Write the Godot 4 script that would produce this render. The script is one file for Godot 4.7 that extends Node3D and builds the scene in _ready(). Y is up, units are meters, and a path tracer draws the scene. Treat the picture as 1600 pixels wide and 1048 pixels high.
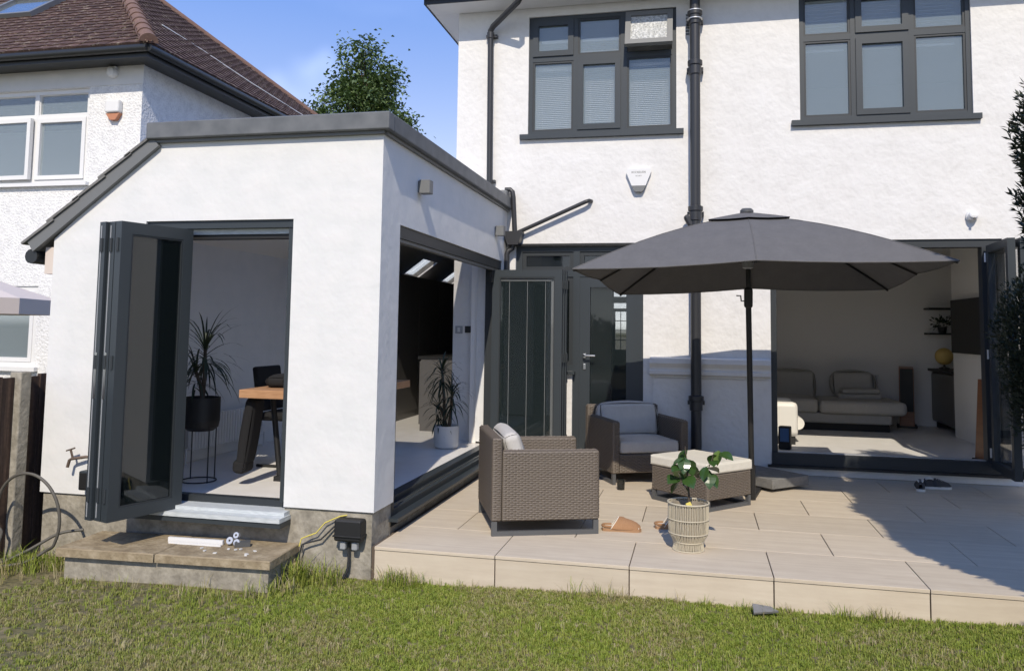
extends Node3D

# ---------- mesh builder ----------
class MB:
	var v := PackedVector3Array()
	var n := PackedVector3Array()
	func tri(a, b, c, na = null, nb = null, nc = null):
		if na == null:
			na = (b - a).cross(c - a).normalized(); nb = na; nc = na
		v.append(a); v.append(c); v.append(b)
		n.append(na); n.append(nc); n.append(nb)
	func quad(a, b, c, d):
		var q = (c - a).cross(d - b).normalized()
		tri(a, b, c, q, q, q); tri(a, c, d, q, q, q)
	func squad(a, b, c, d, na, nb, nc, nd):
		tri(a, b, c, na, nb, nc); tri(a, c, d, na, nc, nd)
	func box(lo, hi):
		obox(Transform3D(Basis(), (lo + hi) * 0.5), hi - lo)
		return self
	func obox(t, s):
		var h = s * 0.5
		var p = []
		for k in 8:
			p.append(t * Vector3(h.x if k & 1 else -h.x, h.y if k & 2 else -h.y, h.z if k & 4 else -h.z))
		quad(p[4], p[5], p[7], p[6]); quad(p[1], p[0], p[2], p[3])
		quad(p[5], p[1], p[3], p[7]); quad(p[0], p[4], p[6], p[2])
		quad(p[6], p[7], p[3], p[2]); quad(p[0], p[1], p[5], p[4])
		return self
	# box with its upper edges chamfered (18 triangles), for slabs and tiles
	func chbox(lo, hi, c):
		var a = [Vector3(lo.x, lo.y, hi.z), Vector3(hi.x, lo.y, hi.z), Vector3(hi.x, lo.y, lo.z), Vector3(lo.x, lo.y, lo.z)]
		var m = []; var t = []
		var g = [Vector3(1, 0, -1), Vector3(-1, 0, -1), Vector3(-1, 0, 1), Vector3(1, 0, 1)]
		for k in 4:
			m.append(Vector3(a[k].x, hi.y - c, a[k].z))
			t.append(Vector3(a[k].x, hi.y, a[k].z) + g[k] * c)
		for k in 4:
			var j = (k + 1) % 4
			quad(a[k], a[j], m[j], m[k]); quad(m[k], m[j], t[j], t[k])
		quad(t[0], t[1], t[2], t[3])
		return self
	# rounded box; bulge swells the faces
	func rbox(t, s, r, seg = 2, bulge = 0.0):
		var h = s * 0.5
		for ax in 3:
			for sg in [-1.0, 1.0]:
				var i = (ax + 1) % 3
				var j = (ax + 2) % 3
				var ci = coords(h[i], r, seg, bulge > 0.0)
				var cj = coords(h[j], r, seg, bulge > 0.0)
				var P = []; var N = []
				for a in ci:
					var pr = []; var nr = []
					for b in cj:
						var p = Vector3(); p[ax] = sg * h[ax]; p[i] = a; p[j] = b
						var q = Vector3(clampf(p.x, -h.x + r, h.x - r), clampf(p.y, -h.y + r, h.y - r), clampf(p.z, -h.z + r, h.z - r))
						var d = (p - q).normalized()
						var o = q + d * r
						if bulge > 0.0:
							var f = (1.0 - pow(absf(o[i] / h[i]), 2.0)) * (1.0 - pow(absf(o[j] / h[j]), 2.0))
							o[ax] += sg * bulge * maxf(f, 0.0)
						pr.append(t * o); nr.append((t.basis * d).normalized())
					P.append(pr); N.append(nr)
				for a in ci.size() - 1:
					for b in cj.size() - 1:
						if sg > 0:
							squad(P[a][b], P[a + 1][b], P[a + 1][b + 1], P[a][b + 1], N[a][b], N[a + 1][b], N[a + 1][b + 1], N[a][b + 1])
						else:
							squad(P[a][b], P[a][b + 1], P[a + 1][b + 1], P[a + 1][b], N[a][b], N[a][b + 1], N[a + 1][b + 1], N[a + 1][b])
		return self
	func coords(h, r, seg, fine):
		var o = []
		for k in seg: o.append(-h + r * (1.0 - cos(PI * 0.5 * k / seg)) if seg > 1 else -h)
		var m = 8 if fine else 1
		for k in m + 1: o.append(lerpf(-h + r, h - r, float(k) / m))
		for k in seg: o.append(h - r * (1.0 - cos(PI * 0.5 * (seg - 1 - k) / seg)) if seg > 1 else h)
		return o
	func tube(pts, r, seg = 8, caps = true):
		var fr = []
		var up = Vector3.UP
		var t0 = (pts[1] - pts[0]).normalized()
		if absf(t0.dot(up)) > 0.95: up = Vector3.RIGHT
		var x = up.cross(t0).normalized()
		var m = pts.size()
		for k in m:
			var t = (pts[mini(k + 1, m - 1)] - pts[maxi(k - 1, 0)]).normalized()
			x = (x - t * x.dot(t)).normalized()
			fr.append([x, t.cross(x), r[k] if r is Array else r, t])
		for k in m - 1:
			for s in seg:
				var a0 = TAU * s / seg; var a1 = TAU * (s + 1) / seg
				var q = []
				for e in [[k, a0], [k, a1], [k + 1, a1], [k + 1, a0]]:
					var d = fr[e[0]][0] * cos(e[1]) + fr[e[0]][1] * sin(e[1])
					q.append([pts[e[0]] + d * fr[e[0]][2], d])
				squad(q[0][0], q[1][0], q[2][0], q[3][0], q[0][1], q[1][1], q[2][1], q[3][1])
		if caps:
			for e in [0, m - 1]:
				for s in seg:
					var a0 = TAU * s / seg; var a1 = TAU * (s + 1) / seg
					var p0 = pts[e] + (fr[e][0] * cos(a0) + fr[e][1] * sin(a0)) * fr[e][2]
					var p1 = pts[e] + (fr[e][0] * cos(a1) + fr[e][1] * sin(a1)) * fr[e][2]
					if e == 0: tri(pts[e], p1, p0)
					else: tri(pts[e], p0, p1)
		return self
	func lathe(t, prof, seg = 24):
		for k in prof.size() - 1:
			var a = prof[k]; var b = prof[k + 1]
			var d = Vector2(b.y - a.y, -(b.x - a.x)).normalized()
			for s in seg:
				var q = []
				for e in [[a, s], [a, s + 1], [b, s + 1], [b, s]]:
					var an = -TAU * e[1] / seg
					q.append([t * Vector3(cos(an) * e[0].x, e[0].y, sin(an) * e[0].x), (t.basis * Vector3(cos(an) * d.x, d.y, sin(an) * d.x)).normalized()])
				squad(q[0][0], q[1][0], q[2][0], q[3][0], q[0][1], q[1][1], q[2][1], q[3][1])
		return self
	# polygon in the local xy plane (counter-clockwise) pushed from z0 to z1
	func prism(poly, z0, z1, t = Transform3D()):
		var pk = PackedVector2Array(poly)
		if Geometry2D.is_polygon_clockwise(pk): pk.reverse()
		var id = Geometry2D.triangulate_polygon(pk)
		for k in range(0, id.size(), 3):
			var a = pk[id[k]]; var b = pk[id[k + 1]]; var c = pk[id[k + 2]]
			if (b - a).cross(c - a) < 0:
				var w = b; b = c; c = w
			tri(t * Vector3(a.x, a.y, z1), t * Vector3(b.x, b.y, z1), t * Vector3(c.x, c.y, z1))
			tri(t * Vector3(a.x, a.y, z0), t * Vector3(c.x, c.y, z0), t * Vector3(b.x, b.y, z0))
		for k in pk.size():
			var a = pk[k]; var b = pk[(k + 1) % pk.size()]
			quad(t * Vector3(a.x, a.y, z0), t * Vector3(b.x, b.y, z0), t * Vector3(b.x, b.y, z1), t * Vector3(a.x, a.y, z1))
		return self
	# wall in the local xy plane between z0 (back) and z1 (front) with rectangular holes [x0, y0, x1, y1]
	func wall(x0, y0, x1, y1, z0, z1, holes, t = Transform3D()):
		var xs = [x0, x1]; var ys = [y0, y1]
		for h in holes:
			for q in [h[0], h[2]]:
				if q > x0 and q < x1 and not xs.has(q): xs.append(q)
			for q in [h[1], h[3]]:
				if q > y0 and q < y1 and not ys.has(q): ys.append(q)
		xs.sort(); ys.sort()
		var solid = func(i, j):
			if i < 0 or j < 0 or i >= xs.size() - 1 or j >= ys.size() - 1: return false
			var cx = (xs[i] + xs[i + 1]) * 0.5; var cy = (ys[j] + ys[j + 1]) * 0.5
			for h in holes:
				if cx > h[0] and cx < h[2] and cy > h[1] and cy < h[3]: return false
			return true
		for i in xs.size() - 1:
			for j in ys.size() - 1:
				if not solid.call(i, j): continue
				var a = xs[i]; var b = xs[i + 1]; var c = ys[j]; var d = ys[j + 1]
				quad(t * Vector3(a, c, z1), t * Vector3(b, c, z1), t * Vector3(b, d, z1), t * Vector3(a, d, z1))
				quad(t * Vector3(b, c, z0), t * Vector3(a, c, z0), t * Vector3(a, d, z0), t * Vector3(b, d, z0))
				if not solid.call(i - 1, j): quad(t * Vector3(a, c, z0), t * Vector3(a, c, z1), t * Vector3(a, d, z1), t * Vector3(a, d, z0))
				if not solid.call(i + 1, j): quad(t * Vector3(b, c, z1), t * Vector3(b, c, z0), t * Vector3(b, d, z0), t * Vector3(b, d, z1))
				if not solid.call(i, j - 1): quad(t * Vector3(a, c, z0), t * Vector3(b, c, z0), t * Vector3(b, c, z1), t * Vector3(a, c, z1))
				if not solid.call(i, j + 1): quad(t * Vector3(a, d, z1), t * Vector3(b, d, z1), t * Vector3(b, d, z0), t * Vector3(a, d, z0))
		return self
	# rectangular frame of four bars in the local xy plane
	func ring(x0, y0, x1, y1, w, z0, z1, t = Transform3D()):
		wall(x0, y0, x1, y1, z0, z1, [[x0 + w, y0 + w, x1 - w, y1 - w]], t)
		return self
	func mesh():
		var a = []
		a.resize(Mesh.ARRAY_MAX)
		a[Mesh.ARRAY_VERTEX] = v
		a[Mesh.ARRAY_NORMAL] = n
		var m = ArrayMesh.new()
		m.add_surface_from_arrays(Mesh.PRIMITIVE_TRIANGLES, a)
		return m

var M = {}
var used = {}
var rng := RandomNumberGenerator.new()

func V(x, y, z): return Vector3(x, y, z)
func T(at, ry = 0.0, rx = 0.0, rz = 0.0): return Transform3D(Basis(Vector3.UP, ry) * Basis(Vector3.RIGHT, rx) * Basis(Vector3.BACK, rz), at)
func numbered(called):
	if not used.has(called):
		used[called] = 0
		return called
	used[called] += 1
	return "%s_%03d" % [called, used[called]]
func mesh_node(called, mesh, m, parent = null):
	var o = MeshInstance3D.new()
	o.mesh = mesh
	o.material_override = m
	if parent == null:
		o.name = numbered(called)
		add_child(o)
	else:
		o.name = called
		parent.add_child(o, true)
	return o
func obj(called, mb, m, parent = null): return mesh_node(called, mb.mesh(), m, parent)
func tag(o, label, category, group = ""):
	o.set_meta("label", label)
	o.set_meta("category", category)
	if group != "": o.set_meta("group", group)
	return o
func thing(called, label, category, at = Vector3.ZERO, ry = 0.0, group = ""):
	var o = Node3D.new()
	o.name = numbered(called)
	add_child(o)
	o.position = at
	o.rotation.y = ry
	return tag(o, label, category, group)
func struct(called, mb, m):
	var o = obj(called, mb, m)
	o.set_meta("kind", "structure")
	return o
func stuff(o):
	o.set_meta("kind", "stuff")
	return o

# ---------- materials ----------
func lin(r, g, b): return Color(r, g, b).linear_to_srgb()
func noise_bytes(w, h, sw, sh, seed_, freq, octaves, kind = FastNoiseLite.TYPE_SIMPLEX_SMOOTH):
	var f = FastNoiseLite.new()
	f.noise_type = kind
	f.seed = seed_
	f.frequency = freq
	f.fractal_octaves = octaves
	var im = f.get_seamless_image(sw, sh)
	if sw != w or sh != h: im.resize(w, h, Image.INTERPOLATE_CUBIC)
	im.convert(Image.FORMAT_L8)
	return im.get_data()
func mixb(a, b, wa, wb, off = 0.0):
	var o = PackedByteArray()
	o.resize(a.size())
	for k in a.size(): o[k] = clampi(int(a[k] * wa + b[k] * wb + off), 0, 255)
	return o
func ramp_tex(bytes, w, h, stops):
	var lut = PackedByteArray()
	lut.resize(768)
	for k in 256:
		var t = k / 255.0
		var c = stops[0][1]
		for s in stops.size() - 1:
			if t >= stops[s][0]: c = stops[s][1].lerp(stops[s + 1][1], clampf((t - stops[s][0]) / maxf(stops[s + 1][0] - stops[s][0], 1e-4), 0, 1))
		lut[k * 3] = int(c.r * 255); lut[k * 3 + 1] = int(c.g * 255); lut[k * 3 + 2] = int(c.b * 255)
	var o = PackedByteArray()
	o.resize(bytes.size() * 3)
	for k in bytes.size():
		var q = bytes[k] * 3
		o[k * 3] = lut[q]; o[k * 3 + 1] = lut[q + 1]; o[k * 3 + 2] = lut[q + 2]
	return ImageTexture.create_from_image(Image.create_from_data(w, h, false, Image.FORMAT_RGB8, o))
func normal_tex(bytes, w, h, bump):
	var im = Image.create_from_data(w, h, false, Image.FORMAT_L8, bytes)
	im.convert(Image.FORMAT_RGBA8)
	im.bump_map_to_normal_map(bump)
	return ImageTexture.create_from_image(im)
func mat(c, rough = 0.8, metal = 0.0):
	var m = StandardMaterial3D.new()
	m.albedo_color = c
	m.roughness = rough
	m.metallic = metal
	return m
func tri_mat(tex, scale, rough = 0.85, nt = null, ns = 1.0, world = true):
	var m = StandardMaterial3D.new()
	if tex != null: m.albedo_texture = tex
	m.roughness = rough
	m.uv1_triplanar = true
	m.uv1_world_triplanar = world
	m.uv1_scale = Vector3.ONE * scale
	if nt != null:
		m.normal_enabled = true
		m.normal_texture = nt
		m.normal_scale = ns
	return m

func make_materials():
	var fine = noise_bytes(512, 512, 512, 512, 1, 0.05, 4)
	var coarse = noise_bytes(512, 512, 512, 512, 2, 0.012, 4)
	var cell = noise_bytes(512, 512, 512, 512, 3, 0.06, 2, FastNoiseLite.TYPE_CELLULAR)
	var streak = noise_bytes(512, 512, 24, 512, 4, 0.035, 4)
	var streak2 = noise_bytes(512, 512, 64, 512, 5, 0.12, 3)
	# lumpy hand-thrown render of the house, smooth new render of the extension, pebbledash next door
	var lump = normal_tex(mixb(coarse, fine, 0.6, 0.4), 512, 512, 9.0)
	M.render = tri_mat(ramp_tex(mixb(coarse, fine, 0.6, 0.4), 512, 512, [[0.0, lin(.64, .63, .61)], [0.35, lin(.705, .695, .675)], [0.65, lin(.725, .717, .70)], [1.0, lin(.735, .73, .715)]]), 0.42, 0.92, lump, 0.23)
	M.smooth = tri_mat(ramp_tex(mixb(coarse, streak, 0.7, 0.3), 512, 512, [[0.0, lin(.66, .67, .66)], [0.4, lin(.70, .703, .692)], [0.7, lin(.725, .722, .708)], [1.0, lin(.73, .727, .715)]]), 0.5, 0.88, normal_tex(mixb(coarse, fine, 0.8, 0.2), 512, 512, 2.5), 0.5)
	M.dash = tri_mat(ramp_tex(mixb(cell, coarse, 0.5, 0.5), 512, 512, [[0.0, lin(.58, .58, .58)], [0.5, lin(.76, .76, .75)], [1.0, lin(.82, .82, .81)]]), 0.9, 0.95, normal_tex(mixb(cell, fine, 0.6, 0.4), 512, 512, 14.0), 0.45)
	M.plaster = mat(lin(.82, .805, .775), 0.9)
	M.ceiling = mat(lin(.80, .79, .77), 0.9)
	M.concrete = tri_mat(ramp_tex(mixb(coarse, fine, 0.65, 0.35), 512, 512, [[0.0, lin(.16, .145, .115)], [0.45, lin(.29, .265, .215)], [0.7, lin(.37, .34, .28)], [1.0, lin(.44, .41, .35)]]), 0.9, 0.95, normal_tex(mixb(coarse, fine, 0.5, 0.5), 512, 512, 5.0), 0.7)
	var ts = mixb(mixb(streak, streak2, 0.7, 0.3), coarse, 0.75, 0.25)
	M.tile = []
	for k in 3:
		var g = [1.0, 0.96, 1.035][k]
		var m = tri_mat(ramp_tex(ts, 512, 512, [[0.0, lin(.475 * g, .405 * g, .31 * g)], [0.4, lin(.54 * g, .465 * g, .36 * g)], [0.62, lin(.57 * g, .495 * g, .385 * g)], [1.0, lin(.62 * g, .55 * g, .44 * g)]]), 0.8, 0.62, normal_tex(ts, 512, 512, 1.2), 0.35)
		m.metallic_specular = 0.25
		m.uv1_offset = Vector3(0.31 * k, 0.17 * k, 0.43 * k)
		M.tile.append(m)
	M.grout = mat(lin(.11, .085, .065), 0.95)
	M.floor = tri_mat(ramp_tex(coarse, 512, 512, [[0.0, lin(.70, .68, .64)], [1.0, lin(.76, .745, .71)]]), 0.6, 0.32)
	M.floor.metallic_specular = 0.15
	M.anth = mat(lin(.032, .040, .046), 0.42)
	M.anth2 = mat(lin(.024, .029, .033), 0.5)
	M.black = mat(lin(.012, .012, .012), 0.55)
	M.pipe = mat(lin(.030, .031, .034), 0.4)
	M.coping = tri_mat(ramp_tex(coarse, 512, 512, [[0.0, lin(.10, .108, .115)], [1.0, lin(.165, .172, .178)]]), 0.8, 0.55)
	M.slate = tri_mat(ramp_tex(mixb(coarse, fine, .6, .4), 512, 512, [[0.0, lin(.12, .118, .11)], [1.0, lin(.25, .245, .235)]]), 1.2, 0.8, lump, 0.4)
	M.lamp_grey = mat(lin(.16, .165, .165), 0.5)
	M.white = mat(lin(.72, .72, .71), 0.4)
	M.white_dull = mat(lin(.62, .62, .60), 0.7)
	M.steel = mat(lin(.62, .62, .60), 0.28, 1.0)
	M.alu = mat(lin(.60, .61, .62), 0.4, 0.6)
	M.sillboard = tri_mat(ramp_tex(streak2, 512, 512, [[0.0, lin(.42, .46, .47)], [1.0, lin(.62, .65, .66)]]), 1.5, 0.5)
	var gl = mat(Color(0.75, 0.82, 0.84, 0.10), 0.02)
	gl.transparency = BaseMaterial3D.TRANSPARENCY_ALPHA
	gl.metallic_specular = 1.0
	gl.metallic = 0.1
	gl.clearcoat_enabled = true
	gl.clearcoat = 1.0
	gl.clearcoat_roughness = 0.02
	M.glass = gl
	var gd = mat(Color(0.08, 0.105, 0.11, 0.70), 0.03)
	gd.transparency = BaseMaterial3D.TRANSPARENCY_ALPHA
	gd.metallic_specular = 0.6
	M.tint = gd
	var gp = mat(Color(0.2, 0.24, 0.25, 0.22), 0.02)
	gp.transparency = BaseMaterial3D.TRANSPARENCY_ALPHA
	gp.metallic_specular = 0.35
	M.door_glass = gp
	M.obscure = tri_mat(ramp_tex(cell, 512, 512, [[0.0, lin(.30, .31, .30)], [0.5, lin(.55, .56, .55)], [1.0, lin(.85, .86, .85)]]), 1.1, 0.25, normal_tex(cell, 512, 512, 12.0), 1.0)
	M.blind = mat(lin(.60, .61, .62), 0.6)
	M.blind_dark = mat(lin(.020, .026, .028), 0.6)
	M.wicker = [tri_mat(ramp_tex(fine, 512, 512, [[0.0, lin(.095, .076, .058)], [1.0, lin(.20, .168, .135)]]), 3.0, 0.55, null, 1.0, false)]
	M.chair_frame = mat(lin(.085, .088, .09), 0.5)
	var weave_n = normal_tex(mixb(noise_bytes(512, 512, 512, 512, 9, 0.22, 2), streak2, 0.6, 0.4), 512, 512, 3.0)
	M.cushion = tri_mat(ramp_tex(mixb(coarse, fine, .5, .5), 512, 512, [[0.0, lin(.47, .45, .42)], [1.0, lin(.56, .54, .505)]]), 2.0, 0.95, weave_n, 0.6, false)
	M.cream = tri_mat(ramp_tex(mixb(coarse, fine, .5, .5), 512, 512, [[0.0, lin(.60, .575, .50)], [1.0, lin(.70, .675, .60)]]), 2.0, 0.95, weave_n, 0.6, false)
	var can = tri_mat(ramp_tex(mixb(coarse, fine, .6, .4), 512, 512, [[0.0, lin(.100, .098, .097)], [1.0, lin(.14, .136, .135)]]), 1.0, 0.9, weave_n, 0.4, false)
	can.backlight_enabled = true
	can.backlight = Color(0.06, 0.06, 0.06)
	M.canopy = can
	M.sofa = tri_mat(ramp_tex(mixb(coarse, fine, .5, .5), 512, 512, [[0.0, lin(.40, .39, .365)], [1.0, lin(.47, .46, .435)]]), 2.0, 0.95, weave_n, 0.5)
	M.white_leather = mat(lin(.72, .70, .64), 0.5)
	var wood_b = mixb(streak, streak2, 0.5, 0.5)
	M.oak = tri_mat(ramp_tex(wood_b, 512, 512, [[0.0, lin(.30, .15, .07)], [0.5, lin(.45, .25, .13)], [1.0, lin(.56, .34, .20)]]), 1.0, 0.45)
	M.cherry = tri_mat(ramp_tex(wood_b, 512, 512, [[0.0, lin(.18, .06, .02)], [1.0, lin(.34, .13, .05)]]), 1.0, 0.35)
	M.cherry.uv1_offset = Vector3(0.3, 0.3, 0.3)
	var rot = noise_bytes(512, 512, 512, 24, 14, 0.05, 4)
	M.fence = tri_mat(ramp_tex(mixb(rot, fine, .7, .3), 512, 512, [[0.0, lin(.035, .022, .016)], [0.6, lin(.085, .052, .036)], [1.0, lin(.15, .10, .07)]]), 1.0, 0.9, normal_tex(rot, 512, 512, 3.0), 0.6)
	M.roof = []
	for k in 3:
		var g = [1.0, 0.8, 1.2][k]
		var m = tri_mat(ramp_tex(mixb(fine, coarse, .55, .45), 512, 512, [[0.0, lin(.045 * g, .026 * g, .020 * g)], [0.55, lin(.085 * g, .047 * g, .036 * g)], [0.64, lin(.11 * g, .065 * g, .05 * g)], [0.68, lin(.30, .25, .17)], [1.0, lin(.60, .56, .46)]]), 0.8, 0.92)
		m.uv1_offset = Vector3(0.21 * k, 0.37 * k, 0.11 * k)
		M.roof.append(m)
	M.hip = tri_mat(ramp_tex(mixb(fine, coarse, .5, .5), 512, 512, [[0.0, lin(.11, .065, .05)], [0.6, lin(.20, .12, .09)], [1.0, lin(.30, .22, .17)]]), 1.1, 0.92)
	M.gutter = mat(lin(.020, .022, .023), 0.4)
	M.soffit_white = mat(lin(.74, .735, .72), 0.6)
	M.slabstone = tri_mat(ramp_tex(mixb(coarse, fine, .7, .3), 512, 512, [[0.0, lin(.17, .125, .075)], [0.45, lin(.27, .215, .135)], [0.7, lin(.35, .285, .19)], [1.0, lin(.43, .365, .26)]]), 1.1, 0.9, lump, 0.5)
	M.soil = tri_mat(ramp_tex(mixb(coarse, fine, .5, .5), 512, 512, [[0.0, lin(.07, .065, .025)], [0.45, lin(.13, .115, .05)], [0.7, lin(.20, .165, .09)], [1.0, lin(.32, .27, .18)]]), 0.5, 1.0, normal_tex(mixb(fine, cell, .5, .5), 512, 512, 8.0), 0.8)
	var leafm = func(r, g, b, bl):
		var m = mat(lin(r, g, b), 0.55)
		m.backlight_enabled = true
		m.backlight = Color(bl * 0.7, bl, bl * 0.25)
		m.cull_mode = BaseMaterial3D.CULL_DISABLED
		return m
	M.leaf_tree = [leafm.call(.075, .115, .040, 0.22), leafm.call(.115, .160, .055, 0.28)]
	M.leaf_con = leafm.call(.022, .034, .018, 0.05)
	M.leaf_dark = leafm.call(.022, .036, .018, 0.05)
	var gloss = leafm.call(.035, .075, .018, 0.12)
	gloss.roughness = 0.25
	M.leaf_gloss = gloss
	var young = leafm.call(.11, .17, .03, 0.25)
	young.roughness = 0.3
	M.leaf_young = young
	M.bark = mat(lin(.09, .07, .05), 0.95)
	var blade = StandardMaterial3D.new()
	blade.vertex_color_use_as_albedo = true
	blade.roughness = 0.7
	blade.backlight_enabled = true
	blade.backlight = Color(0.16, 0.2, 0.05)
	blade.cull_mode = BaseMaterial3D.CULL_DISABLED
	M.blade = blade
	M.suede = tri_mat(ramp_tex(fine, 512, 512, [[0.0, lin(.27, .145, .07)], [1.0, lin(.38, .215, .11)]]), 4.0, 0.95, null, 1.0, false)
	M.sole = mat(lin(.33, .19, .10), 0.8)
	M.fleece = mat(lin(.70, .64, .54), 1.0)
	M.shoe = mat(lin(.05, .05, .05), 0.8)
	M.rope = mat(lin(.50, .45, .34), 0.8)
	M.potin = mat(lin(.30, .26, .20), 0.8)
	M.soil_pot = mat(lin(.11, .082, .055), 1.0)
	M.hose = mat(lin(.105, .098, .085), 0.6)
	M.yellow = mat(lin(.62, .52, .10), 0.6)
	M.orange = mat(lin(.46, .20, .11), 0.7)
	M.dark_cab = mat(lin(.13, .125, .12), 0.35)
	M.beige = mat(lin(.64, .56, .50), 0.9)
	M.grey_ui = mat(lin(.30, .31, .32), 0.5)
	M.print = mat(lin(.06, .065, .07), 0.6)
	M.bronze = mat(lin(.15, .11, .085), 0.5, 0.4)
	M.brass = mat(lin(.62, .44, .14), 0.5)
	M.coat = mat(lin(.008, .008, .009), 0.9)
	M.blue_screen = mat(lin(.08, .16, .32), 0.1)

# ---------- scene ----------
const XE = -2.425    # right face of the extension
const DE = 3.72      # front face of the extension
const PF = 3.7186    # front edge of the patio
func ground_y(x, z): return -0.185 + 0.012 * clampf(x, -5.0, 1.5) + 0.012 * sin(x * 2.3 + z) * sin(z * 1.9)

func _ready():
	rng.seed = 7
	# camera
	var cam = Camera3D.new()
	cam.name = "camera"
	add_child(cam)
	cam.transform = Transform3D(Basis(Vector3.UP, 0.2245) * Basis(Vector3.RIGHT, 0.0779) * Basis(Vector3.BACK, 0.0142), V(-0.3345, 1.4388, 8.8778))
	cam.projection = Camera3D.PROJECTION_FRUSTUM
	cam.near = 0.05
	cam.far = 600.0
	cam.size = 0.05 * 1048.0 / 1274.73
	cam.frustum_offset = Vector2(0, -0.05 * (524.0 - 414.05) / 1274.73)
	cam.current = true
	# sky
	var env = Environment.new()
	env.background_mode = Environment.BG_SKY
	var sm = ProceduralSkyMaterial.new()
	sm.sky_top_color = Color(0.20, 0.36, 0.60)
	sm.sky_horizon_color = Color(0.84, 0.855, 0.85)
	sm.sky_curve = 0.115
	sm.ground_bottom_color = Color(0.22, 0.22, 0.16)
	sm.ground_horizon_color = Color(0.45, 0.47, 0.44)
	sm.sky_cover = cloud_cover()
	sm.sky_cover_modulate = Color(1, 1, 1, 1)
	sm.energy_multiplier = 1.0
	var sky = Sky.new()
	sky.sky_material = sm
	env.sky = sky
	env.sky_rotation = Vector3(0, 5.74, 0)
	env.background_energy_multiplier = 1.6
	env.tonemap_mode = Environment.TONE_MAPPER_LINEAR
	env.tonemap_exposure = 1.6
	env.sdfgi_enabled = true
	env.ssao_enabled = true
	env.ssil_enabled = true
	var we = WorldEnvironment.new()
	we.name = "world_environment"
	we.environment = env
	add_child(we)
	# sun
	var sun = DirectionalLight3D.new()
	sun.name = "sun"
	sun.light_color = Color(1.0, 0.955, 0.885)
	sun.light_energy = 0.83
	sun.light_angular_distance = 0.5
	sun.shadow_enabled = true
	sun.basis = Basis.looking_at(V(-0.155, -0.92, -1.0).normalized(), Vector3.UP)
	add_child(sun)

	make_materials()
	build_ground()
	build_patio()
	build_house()
	build_extension()
	build_interiors()
	build_neighbour()
	build_trees()
	build_patio_things()
	build_small_things()
	build_grass()

func cloud_cover():
	var w = 1024
	var h = 512
	var a = noise_bytes(w, h, 1024, 512, 21, 0.006, 6)
	var b = noise_bytes(w, h, 256, 512, 22, 0.02, 5)
	var o = PackedByteArray()
	o.resize(w * h * 4)
	for k in w * h:
		var f = smoothstep(0.70, 0.90, a[k] / 255.0)
		var g = clampf((b[k] / 255.0 - 0.55) * 0.5, 0.0, 0.25)
		var c = int(clampf(f * (0.25 + 0.35 * b[k] / 255.0) + g * 0.30, 0, 1) * 255)
		o[k * 4] = 235; o[k * 4 + 1] = 238; o[k * 4 + 2] = 245; o[k * 4 + 3] = c
	return ImageTexture.create_from_image(Image.create_from_data(w, h, false, Image.FORMAT_RGBA8, o))

func build_ground():
	var g = MB.new()
	var xs = [-200.0, -60.0, -20.0, -9.0]
	var k = -7.0
	while k <= 4.01:
		xs.append(k); k += 0.25
	xs.append_array([8.0, 20.0, 60.0, 200.0])
	var zs = [-200.0, -60.0, -20.0, -8.0, 0.0, 2.0]
	k = 3.0
	while k <= 9.01:
		zs.append(k); k += 0.25
	zs.append_array([14.0, 30.0, 80.0, 200.0])
	for i in xs.size() - 1:
		for j in zs.size() - 1:
			var p = []
			for e in [[i, j + 1], [i + 1, j + 1], [i + 1, j], [i, j]]:
				p.append(V(xs[e[0]], ground_y(xs[e[0]], zs[e[1]]), zs[e[1]]))
			g.squad(p[0], p[1], p[2], p[3], Vector3.UP, Vector3.UP, Vector3.UP, Vector3.UP)
	struct("lawn", g, M.soil)

func build_patio():
	var root = struct("patio", MB.new().box(V(XE - 0.05, -0.4, 0.0), V(3.3, -0.012, PF - 0.03)), M.grout)
	var L = 0.8482
	var x0 = -1.5978
	var cache = {}
	for r in 7:
		var z1 = PF - 0.6 * r - (0.0025 if r > 0 else 0.0)
		var z0 = maxf(PF - 0.6 * (r + 1) + 0.0025, 0.006)
		for c in range(-3, 8):
			var a = x0 + L * c + (L * 0.5 if r % 2 == 1 else 0.0)
			var lo = maxf(a + 0.003, XE + 0.012)
			var hi = minf(a + L - 0.003, 3.3)
			if hi - lo < 0.05: continue
			var key = "%.3f_%.3f" % [hi - lo, z1 - z0]
			if not cache.has(key):
				cache[key] = MB.new().chbox(V(-(hi - lo) * 0.5, -0.02, -(z1 - z0) * 0.5), V((hi - lo) * 0.5, 0.0, (z1 - z0) * 0.5), 0.0018).mesh()
			var t = mesh_node("tile", cache[key], M.tile[rng.randi() % 3], root)
			t.position = V((lo + hi) * 0.5, rng.randf_range(-0.0006, 0.0006), (z0 + z1) * 0.5)
	for c in range(-1, 6):
		var lo = maxf(x0 + L * c + 0.004, XE + 0.012)
		var hi = minf(x0 + L * (c + 1) - 0.004, 3.3)
		if hi - lo < 0.05: continue
		var t = obj("riser_tile", MB.new().box(V(-(hi - lo) * 0.5, -0.36, -0.02), V((hi - lo) * 0.5, -0.024, 0.0)), M.tile[(c + 4) % 3], root)
		t.position = V((lo + hi) * 0.5, 0.0, PF - 0.006)

# a glazed sash: frame mesh with a pane below it
func glazed(called, parent, x0, y0, x1, y1, w, z0, z1, m, glass, t = Transform3D()):
	var f = obj(called, MB.new().ring(x0, y0, x1, y1, w, z0, z1, t), m, parent)
	var zc = (z0 + z1) * 0.5
	obj("pane", MB.new().wall(x0 + w - 0.004, y0 + w - 0.004, x1 - w + 0.004, y1 - w + 0.004, zc - 0.003, zc + 0.003, [], t), glass, f)
	return f

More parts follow.
